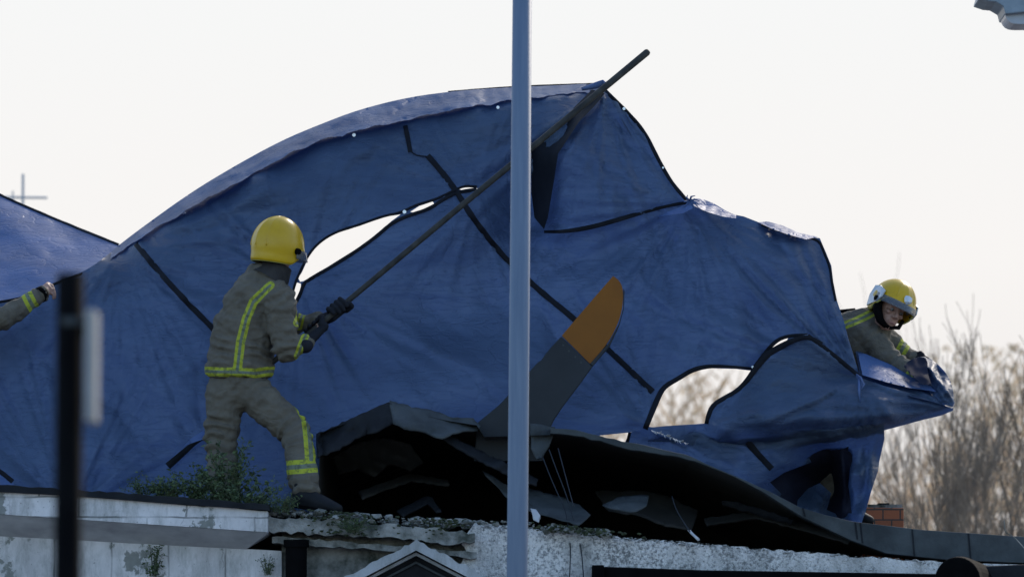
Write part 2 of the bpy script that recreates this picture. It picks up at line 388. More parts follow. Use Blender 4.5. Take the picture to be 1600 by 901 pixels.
def sheet(outline, holes, step):
    """triangulated sheet in pixel space: grid points, outline and holes as constraints"""
    loops = [outline] + holes; pts = []; edges = []
    for lp in loops:
        q = resample(list(lp) + [lp[0]], step)[:-1]; n = len(pts); pts += q; edges += [(n + i, n + (i + 1) % len(q)) for i in range(len(q))]
    bd = np.array(pts); xs = bd[:, 0]; ys = bd[:, 1]
    G = []
    for j, yy in enumerate(np.arange(ys.min(), ys.max(), step * .87)):
        for xx in np.arange(xs.min() + (j % 2) * step / 2, xs.max(), step): G.append((xx, yy))
    G = np.array(G); k = inpoly(G, outline)
    for h in holes: k &= ~inpoly(G, h)
    G = G[k]
    # keep clear of the boundary
    keep = np.ones(len(G), bool)
    for i in range(0, len(G), 2000):
        d = ((G[i:i + 2000, None] - bd[None]) ** 2).sum(-1).min(1); keep[i:i + 2000] = d > (step * .5) ** 2
    G = G[keep]; allp = np.vstack([bd, G])
    r = geometry.delaunay_2d_cdt([Vector((float(a), float(b))) for a, b in allp], edges, [], 0, 1e-4)
    V = np.array([(v.x, v.y) for v in r[0]]); F = np.array([f for f in r[2] if len(f) == 3])
    c = V[F].mean(1); k = inpoly(c, outline)
    for h in holes: k &= ~inpoly(c, h)
    return V, F[k]
class Tarp:
    def __init__(s, outline, holes, ctrl, creases, wobs, step):
        s.f = [tps(ctrl), crease_field(creases)] + wobs
        s.V, s.F = sheet(outline, holes, step)
    def Y(s, Q):
        Q = np.asarray(Q, float); return sum(f(Q) for f in s.f)
    def verts(s): return atn(s.V, s.Y(s.V))
    def ribbon(s, mb, line, wpx, off=.012, smooth=True, fray=0):
        wpx = [w_ * .82 for w_ in wpx] if isinstance(wpx, (list, tuple)) else wpx * .82
        q = smooth_poly(line, 6) if smooth else resample(line, 6); Q = np.array(q)
        T = np.gradient(Q, axis=0); T /= np.linalg.norm(T, axis=1)[:, None] + 1e-9; N = np.stack([-T[:, 1], T[:, 0]], 1)
        wv = np.array([wpx * (1 + .18 * noise.noise(Vector((i * .35, wpx, line[0][0])))) for i in range(len(Q))]) if not isinstance(wpx, (list, tuple)) else np.interp(np.linspace(0, 1, len(Q)), np.linspace(0, 1, len(wpx)), wpx)
        rows = []
        yc = s.Y(Q)
        for k, u in enumerate((-.5, -.2, .2, .5)):
            rows.append(atn(Q + N * (wv * u)[:, None], yc - off - (.004 if k in (1, 2) else 0)))
        n = len(Q); V = np.vstack(rows); F = []
        for r in range(3):
            for i in range(n - 1): F.append((r * n + i, r * n + i + 1, (r + 1) * n + i + 1, (r + 1) * n + i))
        mb.add([Vector(v) for v in V], F)
rg = random.Random(3)
# ---- main tarpaulin
TOP = [(-60, 476), (0, 470), (45, 462), (85, 440), (130, 425), (160, 405), (190, 380), (230, 350), (300, 300), (370, 258), (440, 220), (500, 195), (560, 172), (640, 152), (720, 142), (800, 137), (880, 134), (940, 130)]
FLAPR = [(948, 140), (985, 178), (1008, 205), (1028, 245), (1050, 283), (1076, 313)]
RIGHT = [(1092, 312), (1115, 320), (1135, 333), (1162, 338), (1190, 349), (1212, 353), (1240, 366), (1281, 372), (1290, 393), (1299, 415), (1302, 440), (1308, 470), (1318, 500), (1326, 530), (1336, 562), (1345, 592)]
outM = smooth_poly(TOP, 6, 2) + smooth_poly(FLAPR, 6, 1) + RIGHT + [(1345, 610), (1180, 620), (1176, 690), (1012, 690), (1012, 668), (985, 675), (935, 680), (900, 673), (860, 669), (800, 673), (752, 672), (744, 662), (700, 656), (650, 648), (608, 642), (505, 688), (503, 720), (500, 800), (-60, 800)]
H1 = [(716, 295), (728, 291), (742, 291), (746, 295), (738, 298), (724, 298)]
H2 = [(641, 331), (655, 322), (676, 315), (679, 319), (668, 327), (648, 332)]
H3 = [(626, 335), (600, 339), (562, 353), (525, 364), (500, 379), (484, 398), (472, 425), (466, 434), (469, 440), (474, 439), (500, 424), (530, 406), (560, 387), (590, 364), (612, 345)]
H4 = [(463, 441), (458, 456), (455, 472), (457, 478), (463, 468), (470, 452), (470, 443)]
H5 = [(1012, 667), (1022, 640), (1035, 612), (1042, 605), (1060, 595), (1082, 580), (1110, 575), (1150, 576), (1176, 579), (1172, 612), (1150, 640), (1130, 666), (1104, 668)]
H6 = [(1197, 551), (1206, 540), (1218, 531), (1232, 527), (1226, 537), (1212, 547)]
band = [(173, 408), (217, 376), (286, 335), (393, 276), (490, 225), (549, 210), (637, 190), (735, 170), (798, 160), (870, 152), (925, 146)]
ctrlM = [(x, y, .95) for x, y in band] + [(x, y + 26, .86) for x, y in band[1:-2]]
ctrlM += [(x, y, 1.32) for x, y in TOP[6:-2]] + [(940, 130, 1.0), (-60, 476, 1.0), (45, 462, 1.0), (130, 427, 1.05)]
ctrlM += [(-60, 600, .8), (-60, 790, .5), (40, 560, .78), (100, 520, .8), (100, 660, .62), (100, 790, .45), (200, 460, .78), (250, 560, .66), (250, 700, .52), (330, 790, .42), (300, 400, .8), (380, 470, .66),
          (400, 340, .84), (450, 300, .86), (560, 290, .82), (640, 250, .84), (700, 230, .82), (770, 230, .85), (480, 370, .72), (560, 345, .74), (640, 318, .76), (730, 285, .78),
          (500, 430, .62), (570, 392, .66), (650, 345, .7), (750, 320, .74), (790, 260, .85), (835, 190, .9), (840, 240, .95), (838, 300, 1.0), (840, 350, .95),
          (872, 240, .66), (872, 300, .66), (880, 350, .66), (905, 200, .68), (940, 150, .7), (960, 170, .68), (1000, 210, .68), (960, 260, .6), (1020, 300, .58), (1076, 313, .62), (960, 340, .56), (1020, 322, .58), (870, 361, .66),
          (880, 385, .8), (960, 370, .74), (1030, 345, .72), (1085, 330, .68), (800, 420, .7), (560, 500, .52), (640, 450, .58), (600, 600, .38), (500, 560, .5), (500, 660, .4), (430, 720, .42), (700, 520, .5), (750, 440, .62), (740, 600, .38), (720, 665, .45),
          (900, 440, .66), (1000, 420, .6), (1100, 400, .58), (1180, 385, .6), (1240, 385, .66), (1281, 372, .85), (1210, 353, .85), (1135, 333, .8), (1290, 440, .66), (1300, 500, .66), (1200, 460, .5), (1100, 500, .5), (1000, 520, .5), (880, 540, .52), (880, 610, .42), (960, 640, .36),
          (1000, 600, .42), (1010, 668, .42), (1060, 585, .46), (1150, 560, .48), (1250, 530, .5), (1320, 570, .58), (1345, 600, .6), (1240, 600, .62), (1180, 640, .7), (800, 665, .42), (860, 665, .4)]
crM = family(rg, 820, 380, 1180, 520, 55, 26, (80, 240), (5, 12), (.004, .014), 8)
crM += family(rg, 520, 420, 780, 600, 35, 20, (60, 200), (6, 14), (.004, .013), 18)
crM += family(rg, 0, 480, 420, 720, 50, 26, (80, 260), (8, 20), (.004, .014), 16)
crM += family(rg, 280, 270, 760, 330, -28, 20, (80, 220), (7, 16), (.004, .014), 10)
crM += family(rg, 1080, 380, 1250, 540, 62, 14, (60, 200), (5, 12), (.004, .012), 10)
crM += family(rg, 900, 200, 960, 300, 40, 14, (40, 130), (5, 11), (.005, .013), 25)
crM += radial(rg, 1076, 316, 95, 190, 12, (60, 220), (4, 9), (.004, .012))
crM += radial(rg, 945, 138, 35, 170, 12, (60, 180), (4, 9), (.005, .015))
crM += radial(rg, 1345, 592, 150, 250, 12, (60, 260), (4, 9), (.004, .012))
crM += radial(rg, 1012, 668, 170, 290, 14, (40, 150), (4, 8), (.006, .016))
crM += radial(rg, 470, 440, 0, 100, 12, (60, 200), (4, 9), (.004, .014))
crM += radial(rg, 320, 690, 150, 280, 10, (60, 220), (5, 10), (.004, .012))
crM += [(i, 470 - i * .35, i + 220, 380 - i * .3, 6, .012) for i in (180, 260)]
crM += family(rg, 210, 150, 860, 200, -25, 22, (60, 200), (3, 6), (.006, .02), 6)
TM = Tarp(outM, [H1, H2, H3, H4, H5, H6], ctrlM, crM, [wob(3, .2, 170), wob(9, .010, 60), fan([(945, 138, .05, 520), (1076, 316, .04, 420), (1345, 592, .05, 520), (1012, 668, .035, 300), (190, 390, .04, 420), (470, 445, .035, 380), (110, 800, .05, 450), (745, 300, .03, 260)]), lambda Q: np.maximum(0, np.interp(Q[:, 0], [b[0] for b in band], [b[1] for b in band]) - Q[:, 1]) * .022 * (Q[:, 0] > 160) * np.clip((938 - Q[:, 0]) / 30, 0, 1) ], 5)
main = mesh_obj('tarpaulin', TM.verts(), TM.F.tolist(), M_TARP, origin=at(600, 700, .4))
tag(main, 'huge blue tarpaulin with a long slit billowing over the broken roof, lifted by a pole', 'tarpaulin')
def part_ribbon(name, T, line, wpx, par, off=.012, mat=M_HEM, **k):
    mb = MB(); T.ribbon(mb, line, wpx, off, **k); return mb.build(name, mat, par, smooth=True, fix=False)
part_ribbon('strap', TM, [(212, 380), (232, 405), (262, 440), (300, 480), (340, 520), (360, 540)], 11, main)
part_ribbon('strap', TM, [(633, 196), (637, 215), (641, 238)], 9, main)
part_ribbon('crease_line', TM, [(641, 236), (650, 243), (660, 244), (670, 245)], 2.5, main)
part_ribbon('strap', TM, [(668, 243), (690, 268), (712, 297), (735, 335), (765, 375), (800, 415), (850, 460), (900, 500), (960, 555), (1020, 612)], 11, main)
part_ribbon('hem', TM, [(745, 292), (725, 290), (705, 300), (680, 312), (650, 320), (625, 333), (600, 337), (562, 351), (525, 362), (500, 377), (482, 397), (468, 426), (460, 445), (455, 470)], 5, main)
part_ribbon('hem', TM, [(745, 296), (715, 300), (695, 310), (670, 327), (640, 336), (612, 348), (590, 368), (560, 390), (530, 409), (500, 427), (474, 442), (471, 455), (463, 472)], 7, main)
part_ribbon('hem', TM, [(850, 362), (880, 362), (920, 356), (960, 345), (1000, 333), (1040, 322), (1076, 316)], [5, 9, 9, 7, 6], main)
part_ribbon('hem', TM, [(946, 142), (985, 180), (1008, 207), (1027, 246), (1048, 284), (1074, 314)], 7, main)
part_ribbon('hem', TM, [(1190, 351), (1240, 368), (1279, 373), (1288, 395), (1297, 417), (1300, 442), (1306, 470)], 5, main)
part_ribbon('hem', TM, [(1008, 670), (1020, 640), (1033, 610), (1042, 601), (1060, 591), (1082, 577), (1110, 571), (1150, 573), (1178, 576)], [10, 11, 9, 9, 6, 5], main)
part_ribbon('hem', TM, [(-60, 479), (0, 472), (45, 463), (85, 443), (130, 427)], 5, main)
part_ribbon('hem', TM, [(700, 144), (760, 139), (820, 135), (880, 133), (935, 131)], 4, main)
part_ribbon('strap', TM, [(262, 728), (285, 708), (305, 690), (322, 682)], [14, 11, 6], main, off=.02)
mb = MB()
for (x, y, r) in ((553, 211, 3), (288, 333, 3), (778, 168, 2.6), (975, 170, 2.5), (632, 331, 3), (1176, 573, 2), (1036, 262, 1.6)):
    c = at(x, y, float(TM.Y([(x, y)])[0]) - .02); q = []
    mb = MB(); mb.tube([c + Vector((0, -.004, 0)), c + Vector((0, .006, 0))], r / 265, 10); mb.build('eyelet', M_METAL, main)
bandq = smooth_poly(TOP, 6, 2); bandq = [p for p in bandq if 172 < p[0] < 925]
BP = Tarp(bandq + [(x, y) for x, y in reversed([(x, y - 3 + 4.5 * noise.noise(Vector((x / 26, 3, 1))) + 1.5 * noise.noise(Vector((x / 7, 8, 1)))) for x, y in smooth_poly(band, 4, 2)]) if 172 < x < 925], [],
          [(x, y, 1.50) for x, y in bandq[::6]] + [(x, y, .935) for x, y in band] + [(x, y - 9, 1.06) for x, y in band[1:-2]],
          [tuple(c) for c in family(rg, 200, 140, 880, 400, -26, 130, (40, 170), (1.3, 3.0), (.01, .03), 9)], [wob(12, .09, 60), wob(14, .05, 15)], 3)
mesh_obj('lit_band', BP.verts() - np.array([0, .02, 0]), BP.F.tolist(), M_BAND, main)
# shade in the deep crease by the pole end, painted as a black sheet
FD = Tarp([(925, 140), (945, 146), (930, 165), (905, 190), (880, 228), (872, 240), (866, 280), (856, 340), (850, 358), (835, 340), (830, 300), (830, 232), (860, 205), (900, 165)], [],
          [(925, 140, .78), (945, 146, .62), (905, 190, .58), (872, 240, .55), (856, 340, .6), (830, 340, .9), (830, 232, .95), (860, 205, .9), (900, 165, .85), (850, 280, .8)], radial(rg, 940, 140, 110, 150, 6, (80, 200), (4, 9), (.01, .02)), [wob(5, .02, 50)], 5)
mesh_obj('fold_shadow', FD.verts(), FD.F.tolist(), M_HEM, main)
# cloth gathered and tied round the pole
mb = MB()
for i in range(7):
    a = at(925 + i * 4, 138 - i * 1.1, .62); b = at(928 + i * 3.4, 131 + i * 1.0, .7)
    mb.tube([at(910 + i * 4, 139 - i, .66), at(930 + i * 2, 134 - i * .8, .6), at(950, 130 + i * .6, .64)], [.012, .02, .012], 7)
mb.build('gathered_edge', M_TARP2, main, smooth=True)
mb = MB()
for i in range(9):
    a = R(i * 47); mb.tube([at(1078, 314, .6), at(1078 + 9 * math.cos(a), 316 + 9 * math.sin(a), .58), at(1079 + 15 * math.cos(a + .3), 317 + 13 * math.sin(a + .3), .57)], [.008, .006, .002], 5)
mb.build('tied_knot', M_TARP2, main, smooth=True)
# paler edge pieces along the ridge right of the knot
TU = Tarp(smooth_poly([(1078, 313), (1092, 309), (1115, 317), (1135, 330), (1150, 336)], 5, 1) + [(1150, 341), (1128, 338), (1105, 331), (1085, 322)], [], [(1078, 313, .6), (1115, 317, .75), (1150, 336, .72), (1128, 340, .58), (1090, 325, .56)], radial(rg, 1080, 316, 0, 40, 6, (20, 70), (2, 4), (.004, .01)), [wob(15, .02, 14)], 3)
mesh_obj('pale_edge', TU.verts(), TU.F.tolist(), M_TARP2, main)
TU = Tarp([(1028, 338), (1050, 328), (1079, 318), (1083, 325), (1068, 333), (1045, 336)], [], [(1028, 338, .62), (1050, 328, .6), (1079, 318, .58), (1083, 325, .56), (1045, 336, .52)], [], [wob(19, .01, 12)], 3)
mesh_obj('pale_edge', TU.verts(), TU.F.tolist(), M_TARP2, main)
TU = Tarp([(1184, 347), (1200, 346), (1222, 352), (1250, 364), (1278, 370), (1260, 374), (1230, 366), (1205, 357)], [], [(1184, 347, .8), (1222, 352, .86), (1278, 370, .86), (1260, 374, .7), (1205, 357, .68)], [], [wob(23, .02, 14)], 3)
mesh_obj('pale_edge', TU.verts(), TU.F.tolist(), M_TARP2, main)
TU = Tarp([(286, 697), (300, 683), (318, 672), (323, 684), (305, 690)], [], [(286, 697, .44), (318, 672, .42), (323, 684, .36), (300, 688, .36)], [], [wob(29, .01, 10)], 3)
mesh_obj('pale_edge', TU.verts(), TU.F.tolist(), M_TARP2, main)
# ---- left tarpaulin beyond
TL = Tarp([(-90, 255), (0, 303), (60, 329), (120, 354), (187, 381), (165, 408), (130, 432), (60, 470), (0, 485), (-90, 490)], [],
          [(-90, 255, 3.5), (0, 303, 3.2), (60, 329, 3.0), (120, 354, 2.7), (187, 381, 2.2), (60, 345, 2.75), (0, 325, 2.9), (0, 400, 2.1), (60, 420, 1.7), (120, 400, 1.9), (-90, 400, 2.2), (0, 485, 1.2), (130, 432, 1.3), (60, 470, 1.2), (-90, 490, 1.2)],
          family(rg, -60, 300, 120, 440, 20, 18, (60, 160), (5, 11), (.006, .02), 20), [wob(33, .09, 70), wob(35, .02, 22)], 6)
left = mesh_obj('tarpaulin', TL.verts(), TL.F.tolist(), M_TARP2, origin=at(0, 485, 1.2))  # light on the upturned slope is put into a paler blue
tag(left, 'blue tarpaulin, its light painted in as paler blue, heaped at the far left behind the reaching arm', 'tarpaulin')
part_ribbon('hem', TL, [(-90, 258), (0, 306), (60, 332), (120, 357), (185, 383)], 7, left)
TL2 = Tarp([(-20, 735), (0, 733), (16, 742), (22, 757), (-20, 760)], [], [(-20, 735, .3), (22, 757, .25), (-20, 760, .2), (0, 733, .32)], [], [wob(41, .02, 14)], 4)
o = mesh_obj('tarpaulin', TL2.verts(), TL2.F.tolist(), M_TARP2, origin=at(0, 757, .25)); tag(o, 'small light blue corner of sheeting on the parapet at the left edge', 'tarpaulin')
part_ribbon('strap', TL2, [(-20, 728), (0, 735), (20, 752)], 9, o)
# ---- lower right tarpaulin: front flap, back sheet, open trough, hanging end
bot = [(1490, 631), (1489, 641), (1470, 649), (1440, 656), (1400, 667), (1350, 680), (1290, 689), (1240, 693), (1190, 695), (1140, 695), (1078, 695), (1050, 687), (1026, 677), (1012, 668)]
outF = [(1012, 668), (1040, 665), (1104, 661), (1107, 650), (1114, 632), (1130, 620), (1150, 612), (1166, 594), (1176, 578), (1190, 560), (1205, 550), (1226, 537), (1234, 528), (1262, 522), (1280, 533), (1300, 550), (1345, 590), (1380, 602), (1420, 613), (1460, 622)] + bot[:-1]
TF = Tarp(outF, [], [(1012, 668, .3), (1104, 661, .42), (1060, 690, .40), (1150, 612, .44), (1176, 578, .46), (1232, 530, .46), (1262, 522, .45), (1345, 590, .5), (1420, 613, .5), (1490, 632, .6), (1486, 643, .66), (1400, 666, .62), (1290, 688, .6), (1190, 695, .56), (1110, 692, .5), (1220, 620, .32), (1300, 640, .26), (1390, 638, .32), (1150, 648, .3), (1260, 580, .4), (1300, 600, .42), (1345, 612, .4), (1330, 630, .3), (1200, 662, .2), (1290, 655, .22), (1390, 645, .32), (1120, 668, .3)],
          radial(rg, 1345, 592, 140, 200, 10, (60, 220), (4, 8), (.006, .016)) + radial(rg, 1490, 634, 165, 195, 12, (80, 300), (3, 8), (.006, .018)) + radial(rg, 1110, 660, -60, 40, 9, (40, 150), (4, 8), (.005, .014)), [wob(51, .04, 90), wob(53, .01, 28), fan([(1345, 592, .035, 350), (1490, 636, .04, 480), (1100, 665, .03, 220)], 8, 3)], 5)
HL = [(1203, 753), (1225, 738), (1262, 724), (1300, 708), (1326, 697), (1321, 730), (1327, 770), (1331, 801), (1306, 802), (1292, 796), (1299, 770), (1281, 754), (1262, 763), (1247, 780), (1226, 776)]
TLo = Tarp([(983, 676), (1012, 666), (1100, 676), (1300, 670), (1381, 660), (1382, 685), (1374, 720), (1372, 735), (1362, 765), (1352, 800), (1345, 820), (1290, 810), (1225, 786), (1140, 745), (1060, 712), (976, 692)], [HL],
           [(983, 680, .5), (1012, 666, .5), (1100, 685, .5), (1200, 700, .5), (1300, 690, .52), (1370, 680, .55), (1100, 710, .45), (1180, 740, .5), (1225, 730, .55), (1260, 725, .8), (1300, 715, 1.0), (1220, 775, .8), (1280, 790, .8), (1240, 760, .95), (1290, 760, .72), (1318, 740, 1.05), (1318, 790, 1.0), (1335, 740, .62), (1350, 740, .6), (1374, 720, .75), (1362, 765, .72), (1345, 800, .6), (1352, 800, .65), (1332, 700, .7)],
           [(1340, 690, 1332, 810, 6, -.04), (1356, 690, 1344, 805, 6, .04), (1368, 690, 1352, 800, 4, -.03), (1300, 700, 1285, 800, 8, -.05)] + family(rg, 1320, 690, 1370, 760, 100, 10, (30, 90), (2.5, 5), (.008, .02), 14) + family(rg, 1010, 690, 1200, 720, 20, 12, (50, 150), (4, 9), (.005, .014), 20), [wob(61, .05, 60), wob(63, .02, 20), fan([(1381, 660, .06, 260), (1012, 666, .03, 240)], 9, 5)], 4)
TP = Tarp([(1337, 548), (1352, 551), (1380, 563), (1410, 575), (1440, 590), (1460, 600), (1478, 612), (1492, 628), (1488, 638), (1460, 628), (1420, 618), (1380, 606), (1345, 596)], [],
          [(1337, 548, 1.05), (1380, 563, 1.05), (1440, 590, 1.0), (1490, 630, .62), (1345, 596, .5), (1420, 618, .5), (1380, 585, .85), (1460, 620, .6), (1350, 570, .85)],
          radial(rg, 1486, 632, 180, 215, 9, (60, 150), (2.5, 5), (.01, .025)) + radial(rg, 1345, 592, -20, 30, 7, (40, 110), (3, 5), (.008, .02)), [wob(71, .03, 30), wob(73, .02, 14)], 3)
TR = Tarp(smooth_poly([(1418, 570), (1424, 560), (1445, 556), (1455, 560), (1470, 573), (1484, 590), (1490, 612), (1491, 634)], 4, 1) + [(1470, 632), (1452, 612), (1438, 596), (1425, 582)], [],
          [(1418, 570, .95), (1445, 556, 1.0), (1470, 573, .95), (1490, 612, .7), (1491, 634, .58), (1452, 612, .72), (1425, 582, .8), (1460, 590, .66), (1475, 612, .56), (1440, 575, .74)],
          family(rg, 1440, 560, 1475, 600, 55, 30, (16, 60), (1.5, 3.5), (.012, .03), 30), [wob(81, .06, 22), wob(83, .03, 9)], 3)
V = []; F = []; 
for T in (TF, TLo, TP, TR):
    n = len(V); V += [Vector(v) for v in T.verts()]; F += [tuple(int(i) + n for i in f) for f in T.F]
low = mesh_obj('tarpaulin', V, F, M_TARP, origin=at(1200, 780, .5))
tag(low, 'blue tarpaulin flap drawn to a point at the right and held by the leaning firefighter', 'tarpaulin')
part_ribbon('hem', TF, [(1104, 662), (1107, 648), (1113, 633), (1130, 622), (1152, 610), (1166, 596), (1180, 576), (1200, 552), (1222, 540), (1240, 531), (1262, 525), (1285, 537)], [9, 9, 8, 10, 12, 12, 9, 7], low)
part_ribbon('hem', TM, [(1178, 574), (1195, 552), (1212, 532), (1232, 524), (1262, 523)], [7, 8, 7, 6], main, off=.02)
part_ribbon('strap', TF, [(1262, 524), (1290, 545), (1318, 567), (1343, 588)], [8, 9, 9, 7], low)
part_ribbon('strap', TLo, [(1168, 690), (1185, 710), (1206, 732)], 12, low)
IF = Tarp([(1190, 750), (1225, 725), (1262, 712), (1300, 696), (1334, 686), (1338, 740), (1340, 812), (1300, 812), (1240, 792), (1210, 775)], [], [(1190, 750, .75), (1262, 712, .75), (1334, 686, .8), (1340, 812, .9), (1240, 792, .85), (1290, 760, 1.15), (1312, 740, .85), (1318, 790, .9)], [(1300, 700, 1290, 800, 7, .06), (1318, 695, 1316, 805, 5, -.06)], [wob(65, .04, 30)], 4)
mesh_obj('inner_shadow', IF.verts(), IF.F.tolist(), M_NAVY, low)  # dark sheet painted in for the shadow behind the opening
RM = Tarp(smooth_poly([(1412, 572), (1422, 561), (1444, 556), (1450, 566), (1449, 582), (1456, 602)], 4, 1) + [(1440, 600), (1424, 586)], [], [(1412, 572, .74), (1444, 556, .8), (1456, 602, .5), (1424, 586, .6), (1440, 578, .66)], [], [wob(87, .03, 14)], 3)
mesh_obj('roll_mouth_shade', RM.verts(), RM.F.tolist(), M_NAVY, low)  # near-black patch stands for the shaded hollow of the roll
part_ribbon('hem', TLo, [(984, 675), (980, 692)], 6, low)
mb = MB()
mb.tube([at(1343, 590, .44), at(1342, 610, .38), at(1344, 628, .36)], [.012, .008, .004], 6)
for i in range(6): mb.tube([at(1338, 584 + i, .46), at(1345 + i, 590 + i * 2, .42), at(1348 - i, 600 + i * 2, .4)], [.004, .008, .004], 5)
mb.build('tied_knot', M_TARP2, low, smooth=True)
mb = MB(); r_ = random.Random(5)
for i in range(26):
    t = i / 25; x = 1018 + t * 56; y = 672 + t * 21; mb.tube([at(x, y, .27), at(x + r_.uniform(0, 5), y + r_.uniform(-4, 5), .25)], [.004, .0015], 4)
mb.build('frayed_edge', M_PALE, low)
TU = Tarp([(1340, 552), (1352, 553), (1380, 565), (1412, 578), (1446, 594), (1462, 612), (1420, 606), (1380, 596), (1347, 586)], [], [(1340, 552, 1.0), (1380, 565, 1.0), (1446, 594, .95), (1462, 612, .62), (1380, 598, .5), (1347, 586, .5)], radial(rg, 1480, 630, 185, 215, 8, (60, 150), (2, 4), (.006, .02)), [wob(91, .02, 26)], 3)
mesh_obj('pale_edge', TU.verts() - np.array([0, .03, 0]), TU.F.tolist(), M_TARPM, low)
# ------------------------------------------------------------------ pole held by the firefighter
mb = MB(); pa, pb, pc = at(424, 567, -.03), at(497, 509, -.05), at(1011, 82, .50)
mb.tube([pa, pb, pa.lerp(pc, .5), pc, pc + (pc - pb).normalized() * .012], [.016, .0165, .018, .0215, .016], 14)
o = mb.build('wooden_pole', M_WOOD, smooth=True, origin=pa); tag(o, 'long dark pole gripped by the firefighter and pushed up under the tarpaulin corner', 'pole')
# ------------------------------------------------------------------ rotor blade
blade = empty('rotor_blade', at(850, 690, .2)); tag(blade, 'dark grey helicopter rotor blade with orange tip sticking up out of the roof', 'rotor blade')
tip = smooth_poly([(878, 524), (900, 498), (930, 463), (958, 431)], 5, 0) + smooth_poly([(958, 431), (968, 438), (974, 452), (973, 480), (966, 505), (950, 536), (922, 568)], 5, 2)[1:]
def slab(name, poly, Y0, Y1, mt, par):
    m_ = MB(); m_.prism(poly, Y0, Y1); return m_.build(name, mt, par, bevel=.006)
slab('blade_tip', tip, .12, .16, M_ORANGE, blade)
slab('leading_edge', [(974, 450), (976, 455), (975, 482), (968, 508), (953, 540), (926, 572), (922, 568), (950, 537), (967, 506), (974, 480)], .115, .165, M_BLADE, blade)
mb = MB()
for k_, (x, y) in enumerate(((884, 533), (893, 542), (903, 551), (912, 560))):
    mb = MB(); c_ = at(x - 4, y + 6, .118); mb.tube([c_, c_ + Vector((0, .006, 0))], .006, 10); mb.build('rivet', M_FELT, blade)
slab('blade_body', [(877, 525), (922, 569), (926, 572), (906, 600), (880, 634), (866, 655), (858, 672), (848, 720), (740, 720), (746, 660), (780, 632), (812, 598), (827, 580), (840, 566), (846, 562), (852, 553), (862, 541)], .12, .165, M_BLADE, blade)
# ------------------------------------------------------------------ building
bld = empty('building', Vector((0, 0, 0))); tag(bld, 'old white painted single storey building with broken mossy cornice and collapsed roof', 'building')
def P3(name, poly, Y0, Y1, mt, par=bld, **k):
    m_ = MB(); m_.prism(poly, Y0, Y1); return m_.build(name, mt, par, **k)
GZ = 1585  # pixel row that lies below the ground at the wall
P3('wall', [(-1500, 815), (-80, 832), (0, 836), (200, 848), (386, 857), (440, 860), (440, GZ), (-1500, GZ)], -.5, -.1, M_WALLW)
# projecting fascia with a sloped soffit under it
m_ = MB()
xs = [-1500, -80, 0, 100, 200, 300, 386]
def ytop(x): return 768 + (x) * .072 if x < 0 else 767 + 31 * x / 418
def ybot(x): return 803 + 28 * x / 418
m_.prism([(-1500, ytop(-1500) + 60), (-80, ytop(-80))] + jag([(0, 767), (130, 774), (260, 785), (290, 788), (350, 791), (418, 798)], 14, 1.2, 2) + [(418, 831), (-80, ybot(-80)), (-1500, ybot(-1500) + 60)], -.74, -.3)
m_.build('fascia', M_FASCIA, bld, bevel=.004)
m_ = MB(); A = [at(x, y, -.738) for x, y in ((-1500, ybot(-1500) + 61), (-80, ybot(-80) + .5), (418, 831.5))]; Bq = [at(x, y, -.498) for x, y in ((-1500, 830), (-80, 833), (384, 858))]
m_.add(A + Bq, [(0, 1, 4, 3), (1, 2, 5, 4)]); m_.add([A[2], Bq[2], Vector((A[2].x, -.3, A[2].z))], [(0, 1, 2)]); m_.build('soffit', M_SOFFIT, bld)
# dark felt edge over the fascia
P3('felt_edge', [(-1500, 700), (-80, 750)] + jag([(0, 757), (120, 765), (200, 770), (300, 778), (420, 788)], 12, 1.5, 4) + [(420, 797), (350, 792), (260, 786), (130, 775), (0, 768), (-80, 764), (-1500, 740)], -.77, -.28, M_FELTD, bevel=.004)
# broken cornice in the middle
P3('cornice', jag([(419, 806), (470, 810), (520, 812), (600, 818), (640, 822), (742, 832)], 9, 3, 5) + jag([(742, 846), (700, 850), (640, 842), (560, 836), (500, 836), (419, 829)], 9, 3, 6), -.62, -.2, M_STONE, bevel=.006)
P3('lower_cornice', jag([(425, 838), (500, 842), (560, 848), (745, 862)], 10, 2, 7) + jag([(745, 872), (560, 856), (425, 848)], 10, 2, 8), -.56, -.2, M_STONE, bevel=.006)
P3('middle_wall', [(440, 830), (745, 842), (745, GZ), (440, GZ)], -.42, -.1, M_STONE)
# roughcast wall on the right
P3('roughcast_wall', jag([(742, 816), (800, 822), (900, 832), (1000, 842), (1080, 848), (1180, 856), (1300, 866), (1390, 872), (1478, 878)], 7, 2.2, 9) + [(1900, 890), (1900, GZ), (735, GZ)] + jag([(735, 905), (722, 880), (730, 862), (720, 845), (733, 828)], 6, 3, 19), -.5, -.1, M_ROUGH)
P3('gutter', [(930, 884), (1100, 890), (1480, 896), (1900, 902), (1900, 930), (930, 915)], -.62, -.505, M_BLACK, bevel=.01)
P3('gutter_bracket', [(925, 882), (944, 882), (944, 925), (925, 925)], -.66, -.505, M_BLACK, bevel=.006)
# drainpipe
m_ = MB(); a = at(463, 846, -.6); m_.tube([Vector((a.x, -.6, 0)), a], .062, 20); m_.tube([a + Vector((0, 0, -.03)), a + Vector((0, 0, .012))], .074, 20); m_.build('drainpipe', M_BLACK, bld, smooth=False)
